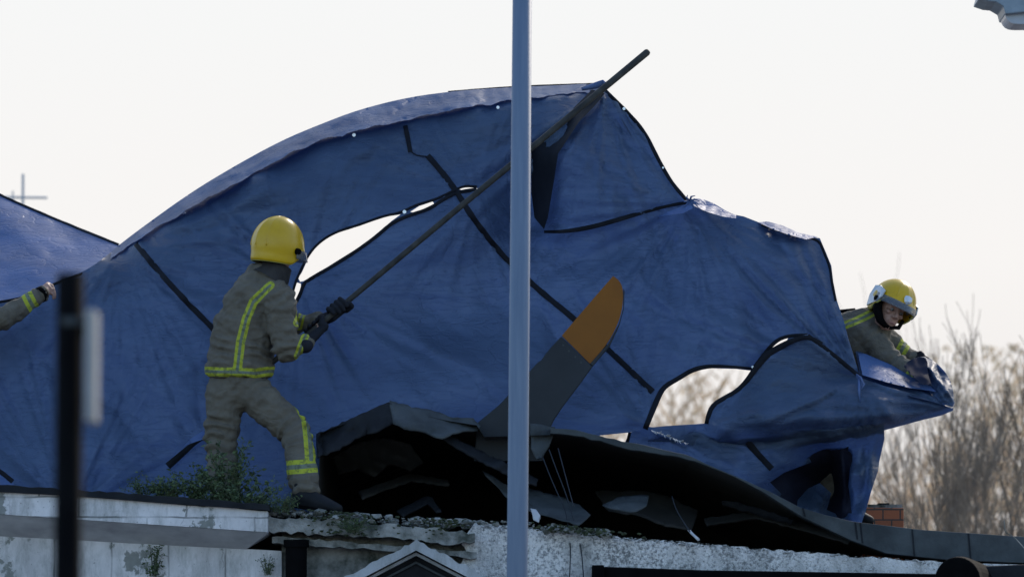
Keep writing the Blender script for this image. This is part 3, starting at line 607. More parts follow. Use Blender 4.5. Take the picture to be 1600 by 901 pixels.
# little carved gable
gb = empty('gable', (0, 0, 0)); gb.parent = bld
def gab(name, ax, ay, dx, th, Y0, Y1, mt, jg=0, sd=1, sl=.52):
    L = [(ax - dx, ay + dx * sl), (ax, ay), (ax + dx, ay + dx * sl)]
    t = jag(L, 7, jg, sd) if jg else L
    o_ = P3(name, t + [(ax + dx, ay + dx * sl + th), (ax, ay + th), (ax - dx, ay + dx * sl + th)], Y0, Y1, mt, gb, bevel=.004); return o_
M_CARVE = white_paint('weathered_white_stone', 3, 3, .63, (.42, .43, .45))
gab('bargeboard', 650, 843, 190, 16, -1.0, -.6, M_CARVE, 2, 3)
gab('moulding', 650, 862, 190, 5, -.93, -.6, M_CARVE, .4, 4)
P3('tympanum', [(460, 975), (650, 867), (840, 975), (840, GZ), (460, GZ)], -.86, -.45, M_FELTD, gb)
gab('moulding', 650, 876, 150, 4, -.89, -.86, M_FELT, 0)
# roof: dark shell of the void and the torn deck
ridge = [(500, 690), (500, 674), (555, 651), (608, 630), (650, 640), (700, 650), (740, 656), (747, 664), (756, 680), (800, 681), (860, 676)]
edge_top = [(860, 668), (900, 671), (960, 686), (1039, 702), (1080, 712), (1103, 724), (1160, 748), (1204, 768), (1250, 792), (1290, 804), (1332, 814), (1440, 827), (1600, 838), (1900, 855)]
edge_bot = [(1900, 885), (1600, 879), (1480, 874), (1385, 864), (1329, 843), (1253, 807), (1190, 767), (1146, 744), (1085, 720), (1050, 712), (987, 702), (900, 680), (860, 677)]
P3('roof_edge', jag(edge_top[:6], 12, 1, 11)+ edge_top[6:] + edge_bot[:8] + jag(edge_bot[8:], 12, 1.2, 12), -.12, .05, M_FELT, bevel=.005)
for x, y0, y1 in ((1253, 793, 806), (1335, 815, 842), (1424, 826, 868), (1512, 833, 874), (1343, 816, 848)): m_ = MB(); m_.prism([(x, y0), (x + 2.5, y0), (x + 6, y1), (x + 3.5, y1)], -.126, -.118); m_.build('seam', M_FELTD, bld)
def deck(line, Y0, Y1, drop, name, mt):
    q = resample(line, 30); A = [at(x, y, Y0) for x, y in q]; n = len(A)
    Bq = [p + Vector((0, Y1 - Y0, -drop)) for p in A]; m_ = MB(); m_.add(A + Bq, [(i, i + 1, n + i + 1, n + i) for i in range(n - 1)]); return m_.build(name, mt, bld)
DECKL = [(-1500, 720), (-60, 775), (300, 795), (497, 800), (500, 676), (608, 636), (700, 657), (745, 664), (757, 682), (860, 679)] + [(x, y + 3) for x, y in edge_top]
deck(DECKL, -.1, 4.6, .12, 'roof_deck', M_DARK)
a = at(-1500, 700, 4.5); b = at(1900, 860, 4.5); m_ = MB(); q = [at(x, y, -.1) for x, y in DECKL]
bw = [Vector((p.x, 4.58, p.z - .12)) for p in q]; n = len(bw)
for dy in (0, .12): m_.add([p + Vector((0, dy, 0)) for p in bw] + [Vector((p.x, 4.58 + dy, 0)) for p in bw], [(i, i + 1, n + i + 1, n + i) for i in range(n - 1)])
m_.build('back_wall', M_DARK, bld)
m_ = MB(); m_.box(((a.x + b.x) / 2, 2.1, 2.1), ((b.x - a.x) / 2, 2.15, .03)); m_.build('ceiling_slab', M_DARK, bld)
for nm, xx in (('end_wall', a.x), ('end_wall', b.x)):
    m_ = MB(); m_.box((xx, 2.0, 1.25), (.06, 2.6, 1.25)); m_.build(nm, M_WALLW, bld)
# left part of the collapsed roof: two slopes of felt over boards
def wobbly(name, poly, ctrl, mt, sd, jg=1.6, amp=.05, par=bld):
    T = Tarp(jag(poly + [poly[0]], 7, jg, sd)[:-1], [], ctrl, family(random.Random(sd), min(p[0] for p in poly), min(p[1] for p in poly), max(p[0] for p in poly), max(p[1] for p in poly), random.Random(sd).uniform(0, 180), 14, (20, 90), (2, 6), (.006, .02), 30), [wob(sd, amp, 45), wob(sd + 1, amp * .35, 13)], 4)
    o_ = mesh_obj(name, T.verts(), T.F.tolist(), mt, par); q = o_.modifiers.new('t', 'SOLIDIFY'); q.thickness = .012; return o_
wobbly('roof_slope', [(494, 680), (555, 653), (608, 628), (614, 634), (616, 662), (592, 674), (560, 684), (530, 703), (496, 716)], [(494, 680, -.05), (608, 628, -.12), (616, 664, -.2), (496, 716, -.22)], M_FELTD, 101)
wobbly('roof_slope', [(608, 628), (650, 640), (680, 645), (700, 650), (738, 654), (750, 667), (746, 674), (715, 677), (700, 681), (690, 687), (660, 675), (636, 672), (614, 662)], [(608, 628, -.08), (700, 650, 0), (748, 668, -.02), (690, 686, -.28), (614, 663, -.24)], M_FELT, 103)
wobbly('beam', [(688, 684), (700, 681), (745, 703), (795, 727), (840, 750), (838, 761), (790, 742), (730, 712)], [(688, 684, -.1), (795, 728, -.05), (838, 762, -.1), (730, 712, -.12)], M_FELTD, 105, 1.0, .02)
wobbly('hanging_lining', [(520, 712), (560, 690), (600, 684), (640, 692), (660, 720), (640, 734), (610, 722), (585, 744), (560, 730), (530, 742)], [(520, 712, .5), (600, 684, .35), (660, 720, .5), (585, 744, .6)], M_DARK, 107)
wobbly('broken_board', [(560, 770), (640, 742), (700, 752), (702, 760), (642, 752), (566, 780)], [(560, 770, .4), (640, 742, .8), (702, 760, .5)], M_DARK, 111, 1.0, .02)
wobbly('broken_board', [(620, 800), (668, 776), (676, 780), (690, 800), (682, 802), (668, 788), (630, 808)], [(620, 800, .1), (670, 778, .3), (690, 800, .0)], M_FELTD, 113, .6, .02)
wobbly('broken_board', [(1100, 812), (1180, 800), (1260, 820), (1330, 842), (1326, 850), (1258, 830), (1180, 810), (1104, 822)], [(1100, 812, .5), (1180, 800, .6), (1330, 842, .2)], M_DARK, 115, 1.0, .02)
wobbly('ceiling_panel', [(930, 770), (1010, 768), (1050, 780), (1090, 800), (1080, 830), (1040, 822), (1000, 806), (950, 800)], [(930, 770, .9), (1050, 780, .8), (1080, 830, .2), (950, 800, .4)], M_DARK, 117)
# ------------------------------------------------------------------ loose torn sheets and debris
def scrap(label, poly, ctrl, mt=M_FELT, name='roofing_sheet', cat='roofing sheet', sd=1, step=5):
    T = Tarp(jag(poly + [poly[0]], 8, 1.4, sd)[:-1], [], ctrl, [], [wob(sd, .03, 30), wob(sd + 2, .012, 10)], step)
    V2 = T.verts(); o_ = mesh_obj(name, V2, T.F.tolist(), mt)
    so_ = o_.modifiers.new('thick', 'SOLIDIFY'); so_.thickness = .006; tag(o_, label, cat); return o_
scrap('grey torn roofing sheet sagging on the wall top right of the lamp post', [(822, 762), (850, 770), (880, 778), (905, 790), (922, 805), (905, 820), (880, 815), (850, 805), (822, 796)], [(822, 762, .1), (905, 790, 0), (922, 805, -.3), (880, 815, -.45), (822, 796, -.3)], sd=3)
scrap('narrow torn sheet hanging inside the hole left of the lamp post', [(753, 736), (768, 742), (800, 765), (830, 790), (822, 800), (790, 775), (770, 755)], [(753, 736, .15), (800, 765, .0), (830, 790, -.2), (790, 775, -.05)], sd=5)
scrap('pointed grey scrap hanging below the rotor blade', [(828, 662), (868, 668), (862, 690), (846, 716), (838, 718), (830, 700)], [(828, 662, -.05), (868, 668, .0), (846, 716, -.1), (830, 700, -.1)], sd=7)
scrap('curled grey sheet lying in rubble at the wall top', [(941, 790), (965, 778), (1000, 774), (1014, 776), (1010, 790), (995, 800), (975, 800)], [(941, 790, -.2), (1000, 774, 0), (995, 800, -.35), (1010, 790, -.2)], sd=9)
scrap('small pale flake standing in rubble beside the lamp post', [(829, 794), (838, 796), (844, 806), (842, 816), (834, 812)], [(829, 794, -.4), (844, 806, -.45), (834, 812, -.45)], M_PALE, 'debris', 'debris', 11, 3)
scrap('tiny pale splinter on the roughcast wall top', [(1074, 828), (1079, 828), (1094, 844), (1090, 846)], [(1074, 828, -.5), (1079, 828, -.5), (1094, 844, -.55)], M_PALE, 'debris', 'debris', 13, 3)
scrap('dark broken board sloping inside the roof hole at right', [(1128, 782), (1160, 786), (1200, 798), (1240, 812), (1236, 818), (1190, 806), (1130, 790)], [(1128, 782, .6), (1160, 786, .5), (1240, 812, .2), (1190, 806, .4)], M_FELTD, sd=15)
mb = MB(); r_ = random.Random(11)
def rock(c, s):
    V = []; 
    for i in range(14):
        d = Vector((r_.gauss(0, 1), r_.gauss(0, 1), r_.gauss(0, 1))).normalized(); V.append(d)
    bm = bmesh.new(); 
    for d in V: bm.verts.new(Vector(c) + Vector((d.x * s * 1.3, d.y * s, d.z * s * .7)))
    res = bmesh.ops.convex_hull(bm, input=bm.verts); bm.verts.ensure_lookup_table(); bm.verts.index_update()
    mb.add([v.co.copy() for v in bm.verts], [[v.index for v in f.verts] for f in bm.faces]); bm.free()
def walltop(x): return float(np.interp(x, [400, 420, 520, 640, 742, 800, 1000, 1180, 1470], [800, 804, 808, 818, 822, 822, 842, 857, 878]))
for i in range(900):
    x = r_.choice((r_.uniform(425, 950), r_.uniform(425, 950), r_.uniform(850, 1100), r_.uniform(425, 760), r_.uniform(1000, 1470))); s = r_.uniform(.003, .010) * r_.choice((1, 1, 1, 2, 3.4)) * (1 if x < 950 else .45)
    rock(at(x, walltop(x) - r_.uniform(-3, 9 if x < 950 else 2), r_.uniform(-.62, -.25)), s)
o = mb.build('rubble', M_STONE); tag(o, 'grey rubble and broken stone along the wall top', 'rubble', kind='stuff')
mb = MB()
for i in range(700):
    x = r_.choice((r_.gauss(560, 40), r_.uniform(480, 560), r_.gauss(900, 40), r_.gauss(690, 18))); s = r_.uniform(.003, .013)
    rock(at(x, walltop(x) + r_.uniform(-10, 26 if 480 < x < 700 else 2), r_.uniform(-.66, -.5)), s)
o = mb.build('moss', M_MOSS); tag(o, 'dark green moss clinging to the broken cornice', 'moss', kind='stuff')
for i, (lb, pts) in enumerate((('thin slack wire dangling nearest the lamp post in the hole', [(848, 714), (860, 745), (872, 772), (885, 800), (892, 850), (890, 900)]),
                ('thin wire dangling between two others over the hole', [(858, 702), (870, 735), (884, 770), (893, 800), (908, 850), (912, 905)]),
                ('thin wire dangling furthest right under the rotor blade', [(872, 700), (880, 730), (888, 760), (896, 790)]),
                ('curved cable rising from rubble inside the right of the hole', [(1050, 775), (1056, 795), (1068, 815), (1078, 830)]))):
    mb = MB(); q = smooth_poly(pts, 6); mb.tube([at(x, y, -.2 - .42 * j / len(q)) for j, (x, y) in enumerate(q)], .0035, 6); o = mb.build('wire', M_BLADE, smooth=True); tag(o, lb, 'wire')
mb = MB(); q = smooth_poly([(1569, 812), (1570, 832), (1582, 836), (1592, 846), (1602, 858), (1620, 870)], 5); mb.tube([at(x, y, -.3) for x, y in q], .003, 6); o = mb.build('wire', M_STONE, smooth=True); tag(o, 'thin white wire bent over the felt roof edge at far right', 'wire')
# dark spotlight-like housings at the bottom right corner
fl = empty('floodlight', at(1530, 901, -1.6)); tag(fl, 'dark rounded floodlight housing at the bottom right corner', 'floodlight')
mb = MB(); mb.tube([at(1496, 905, -1.9), at(1500, 905, -1.7), at(1540, 912, -1.2)], [.125, .13, .10], 28); mb.build('housing', M_BLACK, fl, smooth=False, bevel=.01)
mb = MB(); mb.prism([(1530, 884), (1620, 880), (1700, 884), (1700, 960), (1530, 960)], -1.5, -1.2); mb.build('bracket', M_FELTD, fl, bevel=.01)
mb = MB(); p = at(1540, 960, -1.3); mb.tube([Vector((p.x, p.y, 0)), p], .05, 12); mb.build('post', M_BLACK, fl)
# chimney
ch = empty('chimney', at(1380, 860, 2.5)); tag(ch, 'short orange red brick chimney behind the roof edge', 'chimney')
P3('stack', [(1349, 792), (1412, 793), (1414, 1560), (1347, 1560)], 2.5, 2.9, M_BRICK, ch, bevel=.004)
m_ = MB(); c = at(1380, 788, 2.7); m_.box(c, (.035, .06, .008)); m_.tube([c + Vector((0, 0, -.05)), c], .008, 8); m_.build('cowl', M_BLACK, ch)
m_ = MB(); c2 = at(1380, 792, 2.7); m_.box(c2, (.11, .17, .012)); m_.build('cap', M_STONE, ch)
# ------------------------------------------------------------------ lamp post, foreground post, lamp head, aerial
mb = MB(); tp = at(817, -120, -3.5); bp = at(808, 900, -3.5); dirv = (bp - tp); bpg = tp + dirv * (tp.z / -dirv.z)
mb.tube([bpg, bp, tp], [.058, .0545, .050], 32); lamp = mb.build('lamp_post', M_POLE, smooth=True, origin=bpg); tag(lamp, 'tall plain blue grey steel post crossing the middle of the view', 'post')
fp = empty('signpost', Vector((at(107, 900, -18).x, -18, 0))); tag(fp, 'out of focus black post in the left foreground', 'post')
mb = MB(); a = at(110, 428, -18); mb.tube([Vector((a.x - .006, -18, 0)), a], .033, 20); mb.build('post', M_BLACK, fp, smooth=True)
mb = MB(); c = at(111, 497, -18); mb.tube([c, c + Vector((0, 0, -.02))], .0345, 20); mb.build('clamp', M_FELT, fp, smooth=True)
mb = MB(); c = at(144, 573, -18); mb.box(c, (.012, .07, .132)); mb.build('edge_on_sign', simple('weathered_sign', (.2, .2, .2), (.28, .28, .28)), fp, bevel=.004)
mb = MB(); mb.box(c + Vector((-.018, .0, .08)), (.012, .02, .01)); mb.build('bracket', M_BLACK, fp)
lh = empty('street_lamp', Vector((at(1720, 0, -3).x, -3, 0))); tag(lh, 'grey street lamp head cut off by the top right corner', 'street lamp')
mb = MB(); mb.prism(smooth_poly([(1569, 20), (1573, 30), (1580, 37), (1600, 38), (1680, 36), (1690, 24)], 4, 1) + [(1690, 20)], -3.15, -2.9); mb.build('glass_bowl', simple('lamp_bowl', (.26, .28, .33), (.32, .34, .4), .25), lh, bevel=.02)
mb = MB(); mb.prism([(1530, -3), (1545, 2), (1556, 3), (1568, 10), (1571, 22), (1600, 19), (1690, 20), (1700, -20), (1600, -40), (1535, -20)], -3.2, -2.85); mb.build('housing', simple('lamp_housing', (.12, .16, .2), (.2, .25, .3), .4), lh, bevel=.02)
mb = MB(); mb.tube([at(1528, -3, -3), at(1560, -1, -3), at(1580, -6, -3)], [.014, .02, .02], 12); mb.build('clip', M_BLACK, lh, smooth=True)
p = at(1720, 0, -3); mb = MB(); mb.tube([Vector((p.x, -3, 0)), Vector((p.x, -3, p.z)), Vector((p.x - .12, -3, p.z + .04))], [.06, .05, .03], 16); mb.build('column', M_POLE, lh, smooth=True)
ae = empty('aerial', at(36, 420, 30)); tag(ae, 'faint television aerial beyond the tarpaulin at far left', 'aerial')
mb = MB(); mb.tube([Vector((at(36, 270, 30).x, 30, 0)), at(36, 272, 30)], .016, 8); mb.build('mast', M_PALE, ae)
mb = MB(); mb.tube([at(2, 308, 30), at(74, 309, 30)], .014, 8); mb.tube([at(20, 298, 30), at(20, 320, 30)], .01, 6); mb.build('boom', M_PALE, ae)
# ------------------------------------------------------------------ ground
mb = MB(); S = 1500; mb.add([(-S, -S, 0), (S, -S, 0), (S, S, 0), (-S, S, 0)], [(0, 1, 2, 3)]); o = mb.build('ground', M_GROUND, origin=(0, 0, 0)); tag(o, kind='structure')
# ------------------------------------------------------------------ weeds
def weed(label, x, y, Y, h, n, spread, seed, leaf=.03, name='weed', droop=.3):
    r = random.Random(seed); root = at(x, y, Y); e_ = empty(name, root); tag(e_, label, 'plant'); st = MB(); lf = MB()
    for i in range(n):
        a = r.uniform(0, 6.28); hh = h * r.uniform(.35, 1); sp = spread * r.uniform(.2, 1)
        b0 = root + Vector((math.cos(a) * sp * .35, math.sin(a) * sp * .25, 0)); pts = []
        for k in range(7):
            t = k / 6; pts.append(b0 + Vector((math.cos(a) * sp * t ** 1.5, math.sin(a) * sp * .6 * t ** 1.5, hh * (t - droop * t * t * r.uniform(.6, 1.2)))))
        st.tube(pts, [.0035 * (1 - .7 * k / 6) for k in range(7)], 4)
        for k in range(1, 7):
            for _ in range(r.choice((2, 3, 4))):
                p = pts[k] + Vector((r.uniform(-1, 1), r.uniform(-1, 1), r.uniform(-1, 1))) * .012; d = Vector((r.gauss(0, 1), r.gauss(0, 1), r.gauss(.2, .7))).normalized(); l = leaf * r.uniform(.5, 1.2)
                s_ = d.orthogonal().normalized(); s_.rotate(Matrix.Rotation(r.uniform(0, 6.28), 3, d)); nn = d.cross(s_)
                lf.add([p, p + d * l * .5 + s_ * l * .22, p + d * l - nn * l * .25, p + d * l * .5 - s_ * l * .22, p + d * l * .55 + nn * l * .08], [(0, 1, 4), (1, 2, 4), (2, 3, 4), (3, 0, 4)])
    st.build('stem', M_STEM, e_, fix=False); lf.build('foliage', M_LEAF, e_, fix=False)
weed("tall bushy green weed hiding the firefighter's rear foot", 352, 795, -.42, .50, 62, .18, 1, .036)
weed("low pale leafed weed in front of the firefighter's rear leg", 385, 800, -.55, .25, 44, .2, 2, .032)
weed('dark low weed left of the bushy weed on the parapet', 262, 780, -.5, .2, 34, .13, 3, .028)
weed('thin spiky weed at the left end of the weeds on the parapet', 222, 775, -.5, .15, 16, .11, 4, .022)
weed("small trailing weed beside the firefighter's front boot", 440, 800, -.6, .13, 30, .13, 5, .02)
weed('short weed between the bushy weed and the low dark weed', 310, 785, -.5, .26, 34, .12, 6, .03)
weed('dark straggly weed hanging on the white wall below the soffit', 240, 900, -.56, .2, 14, .07, 8, .024, droop=.1)
weed('small dry weed growing on the wall beside the drainpipe', 418, 897, -.56, .13, 10, .05, 9, .018, droop=.1)
weed('green weed sprouting from the broken cornice right of the boot', 552, 832, -.66, .12, 30, .1, 10, .016)
# ------------------------------------------------------------------ bare trees
def tree_mesh(seed, H, thick, depth, spread, bend=.25):
    r = random.Random(seed); T = MB(); Tw = MB()
    def br(p, d, L, rad, lev):
        n = 5; pts = [p]; q = p.copy(); dd = d.copy()
        for i in range(n):
            dd = (dd + Vector((r.gauss(0, bend), r.gauss(0, bend), r.gauss(.06, bend * .6))) * .35).normalized(); q = q + dd * L / n; pts.append(q.copy())
        rr = [max(.004, rad * (1 - .55 * i / n)) for i in range(n + 1)]
        (T if lev < 2 else Tw).tube(pts, rr, 6 if lev < 2 else 3, caps=False)
        if lev >= depth: return
        for k in range(r.choice((4, 5, 6)) if lev else 9):
            i = r.randint(1 if lev else 2, n); a = r.uniform(0, 6.28); o_ = dd.orthogonal().normalized(); o_.rotate(Matrix.Rotation(a, 3, dd))
            nd = (dd * 1.0 + o_ * spread * r.uniform(.6, 1.2) + Vector((0, 0, .25))).normalized()
            br(pts[i], nd, L * r.uniform(.42, .68), rr[i] * .55, lev + 1)
    br(Vector((0, 0, 0)), Vector((0, 0, 1)), H * .55, thick, 0)
    return T, Tw
trees = [('tall bare winter tree rising over the others at far right', 1562, 24, 445, 11, .10, 4, .36),
         ('leaning bare sapling just right of the hanging tarpaulin', 1432, 16, 655, 23, .05, 4, .5),
         ('forked grey bare tree between the sapling and the tall tree', 1498, 20, 560, 31, .08, 4, .42),
         ('bare tree partly cut off by the right edge', 1604, 22, 500, 41, .09, 4, .42),
         ('slender bare tree close against the left of the tall tree', 1530, 26, 520, 61, .07, 4, .38),
         ('faint thin bare tree behind the crouching firefighter', 1375, 60, 400, 51, .04, 2, .3)]
for lb, px, Y, ptop, sd, th, dp, sp in trees:
    base = at(px, 800, Y); base.z = 0; H = at(px, ptop, Y).z
    T, Tw = tree_mesh(sd, H * 1.0, th, dp, sp)
    e_ = empty('bare_tree', base); tag(e_, lb, 'tree', group='bare winter trees beyond the roof')
    # scale so the highest twig reaches H
    zm = max(v.z for v in T.v + Tw.v); k = H / zm
    for mb_, nm, mt in ((T, 'trunk', M_BARK), (Tw, 'crown', M_BARK)):
        mb_.v = [Vector((v.x * k, v.y * k, v.z * k)) + base for v in mb_.v]; mb_.build(nm, mt, e_, fix=False)
# far scrub that reads as one brown mass
mb = MB(); r_ = random.Random(77)
for i in range(3600):
    px = r_.uniform(930, 1680); Y = r_.uniform(62, 95)
    topy = float(np.interp(px, [930, 1040, 1100, 1170, 1300, 1400, 1480, 1560, 1680], [600, 570, 545, 590, 660, 665, 640, 540, 560])) + 55 * noise.noise(Vector((px / 22, Y / 6, 1)))
    zt = at(px, topy, Y).z; z0 = r_.uniform(0, 1) ** 1.0 * zt; x0 = at(px, 700, Y).x
    d = Vector((r_.gauss(0, .75), r_.gauss(0, .5), 1)).normalized(); l = r_.uniform(.5, 1.7); p = Vector((x0, Y, max(0, z0 - l))); m1 = p + d * l * .5 + Vector((r_.gauss(0, .1), 0, 0)); 
    mb.tube([p, m1, p + d * l], [.03, .02, .006], 3, caps=False)
for i in range(1100):
    px = r_.gauss(r_.choice((1480, 1500, 1555, 1560, 1590, 1620, 1075, 1110)), 22); Y = r_.uniform(60, 80); y = 800 - 260 * r_.random() ** 1.6; c = at(px, y, Y)
    a = r_.uniform(0, 3.1); d = Vector((math.cos(a), r_.uniform(-.5, .5), math.sin(a))).normalized() * r_.uniform(.04, .11); e2 = d.orthogonal().normalized() * d.length * .6
    mb.add([c - d, c + e2, c + d, c - e2], [(0, 1, 2, 3)])
o = mb.build('far_scrub', M_TWIG, fix=False); tag(o, 'brown mass of far bare winter scrub seen behind the roof', 'scrub', kind='stuff')
# ------------------------------------------------------------------ people
def ell(c, r, rot=None, n=10):
    c = Vector(c); r = (r, r, r) if isinstance(r, (int, float)) else r; out = []
    for i in range(n + 1):
        th = math.pi * i / n
        for k in range(n * 2 if 0 < i < n else 1):
            ph = math.pi * k / n; v = Vector((math.sin(th) * math.cos(ph) * r[0], math.sin(th) * math.sin(ph) * r[1], math.cos(th) * r[2]))
            if rot: v = rot @ v
            out.append(c + v)
    return out
def blob(name, prims, voxel, mt, parent=None, origin=None, disp=None, smooth_it=6, attr=None):
    """union of convex hulls of ellipsoids -> one continuous surface"""
    V = []; F = []
    for pr in prims:
        bm = bmesh.new()
        for e_ in pr:
            for v in ell(*e_): bm.verts.new(v)
        bmesh.ops.convex_hull(bm, input=bm.verts)
        bmesh.ops.delete(bm, geom=[v for v in bm.verts if not v.link_faces], context='VERTS')
        bm.verts.index_update(); n = len(V); V += [v.co.copy() for v in bm.verts]; F += [tuple(v.index + n for v in f.verts) for f in bm.faces]; bm.free()
    me = bpy.data.meshes.new(name); me.from_pydata([tuple(v) for v in V], [], F); tmp = bpy.data.objects.new('tmp', me); SC.collection.objects.link(tmp)
    md = tmp.modifiers.new('r', 'REMESH'); md.mode = 'VOXEL'; md.voxel_size = voxel; md.use_smooth_shade = True
    sm = tmp.modifiers.new('s', 'SMOOTH'); sm.factor = .5; sm.iterations = smooth_it
    dg = bpy.context.evaluated_depsgraph_get(); ev = tmp.evaluated_get(dg); m2 = bpy.data.meshes.new_from_object(ev)
    bpy.data.objects.remove(tmp); n = len(m2.vertices)
    co = np.empty(n * 3); m2.vertices.foreach_get('co', co); co = co.reshape(-1, 3)
    no = np.empty(n * 3); m2.vertices.foreach_get('normal', no); no = no.reshape(-1, 3)
    if disp: co = co + no * disp(co, no)[:, None]
    at_ = attr(co, no) if attr else None
    po = parent_origin(parent) if parent is not None else Vector(origin)
    m2.vertices.foreach_set('co', (co - np.array(po)).ravel()); m2.update()
    m2.materials.clear(); m2.materials.append(mt); m2.polygons.foreach_set('use_smooth', [True] * len(m2.polygons))
    if at_ is not None:
        A_ = m2.attributes.new('tape', 'FLOAT', 'POINT'); A_.data.foreach_set('value', at_.astype(np.float32))
    o_ = bpy.data.objects.new(name, m2); link(o_, parent)
    if parent is None: o_.location = po
    return o_
def limb(pts): return [[pts[i], pts[i + 1]] for i in range(len(pts) - 1)]
def folds(joints, amp=.010, freq=95, seed=0, base=.006):
    """cloth folds: rings near the joints plus broad soft wrinkles"""
    def f(co, no):
        o_ = np.array([noise.noise(Vector((c[0] * 9 + seed, c[1] * 9, c[2] * 14))) * base + noise.noise(Vector((c[0] * 25, c[1] * 25 + seed, c[2] * 34))) * base * .6 for c in co])
        for (p, d, rad) in joints:
            p = np.array(p); d = np.array(Vector(d).normalized()); r_ = co - p; s_ = r_ @ d; dist = np.linalg.norm(r_, axis=1)
            wv = np.exp(-(dist / rad) ** 2); ph = np.array([noise.noise(Vector((c[0] * 7 + seed, c[1] * 7, c[2] * 7))) * 4 for c in co])
            o_ += amp * wv * np.sin(s_ * freq + ph)
        return o_
    return f
def tapes(items):
    """items: (list of 3D points, half width m, mode) ; distance measured in the XZ plane; mode -1 only on the side facing -Y, 0 all round"""
    def f(co, no):
        best = np.full(len(co), 9.0)
        for it in items:
            pts, hw, mode = it[:3]; y0, y1 = it[3:] if len(it) > 3 else (-9e9, 9e9)
            P = np.array([(p.x, p.z) for p in pts]); Q = co[:, [0, 2]]; bd = np.full(len(co), 9e9)
            for a, b in zip(P[:-1], P[1:]):
                ab = b - a; L2 = ab @ ab; t = (Q - a) @ ab / L2; tc_ = np.clip(t, 0, 1)
                d = np.linalg.norm(Q - a - tc_[:, None] * ab, axis=1); sg = np.sign((Q - a)[:, 0] * ab[1] - (Q - a)[:, 1] * ab[0]); 
                k = d < np.abs(bd); bd[k] = d[k]
            v = bd / hw; ok = (np.abs(v) < np.abs(best)) & (co[:, 1] > y0) & (co[:, 1] < y1)
            if mode == -1: ok &= no[:, 1] < .15
            best[ok] = v[ok]
        return best
    return f
def hand(prims, wrist, dirv, grip, palm_n, s=1.0, curl=1.0):
    """palm and five separate curled fingers. dirv: wrist->knuckles, palm_n: out of the palm, grip: side towards the thumb"""
    d = Vector(dirv).normalized(); pn = Vector(palm_n).normalized(); g = Vector(grip).normalized(); k0 = Vector(wrist) + d * .085 * s
    prims.append([(wrist, .024 * s), (k0 + g * .028 * s, .014 * s), (k0 - g * .028 * s, .013 * s), (Vector(wrist) + d * .03 * s, .026 * s)])
    for i, (off, L) in enumerate(((.03, .9), (.01, 1.0), (-.011, .95), (-.031, .76))):
        b = k0 + g * off * s; a1 = 50 * curl; a2 = 125 * curl; a3 = 185 * curl
        def dv(a): return d * math.cos(R(a)) + pn * math.sin(R(a))
        p1 = b + dv(a1) * .042 * L * s; p2 = p1 + dv(a2) * .028 * L * s; p3 = p2 + dv(a3) * .022 * L * s
        for x, y, r0, r1 in ((b, p1, .0115, .0105), (p1, p2, .0105, .0095), (p2, p3, .0095, .0085)): prims.append([(x, r0 * s), (y, r1 * s)])
    t0 = Vector(wrist) + d * .028 * s + g * .026 * s; t1 = t0 + (g * .6 + d * .5 + pn * .5).normalized() * .036 * s; t2 = t1 + (d * .35 + pn * .9 - g * .1).normalized() * .032 * s
    prims.append([(t0, .013 * s), (t1, .0115 * s)]); prims.append([(t1, .0115 * s), (t2, .0095 * s)])
def fist(prims, c, axis, side, wrist, s=1.0, rp=.02):
    """hand closed round a bar: four fingers side by side, thumb, palm; axis = along the bar, side = bar -> palm"""
    ax = Vector(axis).normalized(); sd = Vector(side); sd = (sd - ax * sd.dot(ax)).normalized(); ot = ax.cross(sd); c = Vector(c); R0 = rp + .011 * s
    def ring(a, off, rr=None): return c + ax * off + (sd * math.cos(a) + ot * math.sin(a)) * (rr or R0)
    palm = c + sd * (R0 + .012 * s)
    prims.append([(palm + ax * .036 * s, .016 * s), (palm - ax * .036 * s, .016 * s), (wrist, .027 * s)])
    prims.append([(ring(R(40), .036 * s, R0 + .006), .013 * s), (ring(R(40), -.036 * s, R0 + .006), .012 * s), (palm, .014 * s)])
    for i, L in enumerate((.92, 1.0, .95, .78)):
        off = (.034, .012, -.011, -.033)[i] * s; A = [R(45), R(45 + 75 * L), R(45 + 145 * L), R(45 + 205 * L)]
        for k in range(3): prims.append([(ring(A[k], off, R0 + (.008 if k < 2 else .003)), (.0118 - k * .0008) * s), (ring(A[k + 1], off, R0 + (.006 if k < 1 else .001)), (.011 - k * .0008) * s)])
    t0 = ring(R(-25), .03 * s, R0 + .012); t1 = ring(R(-75), .052 * s, R0 + .006); t2 = ring(R(-130), .05 * s, R0 + .003)
    prims.append([(t0, .015 * s), (t1, .012 * s)]); prims.append([(t1, .012 * s), (t2, .010 * s)])
def frame(fwd, up):
    f = Vector(fwd).normalized(); u = Vector(up); u = (u - f * u.dot(f)).normalized(); r = f.cross(u)
    return Matrix((r, f, u)).transposed()      # columns: right, forward, up
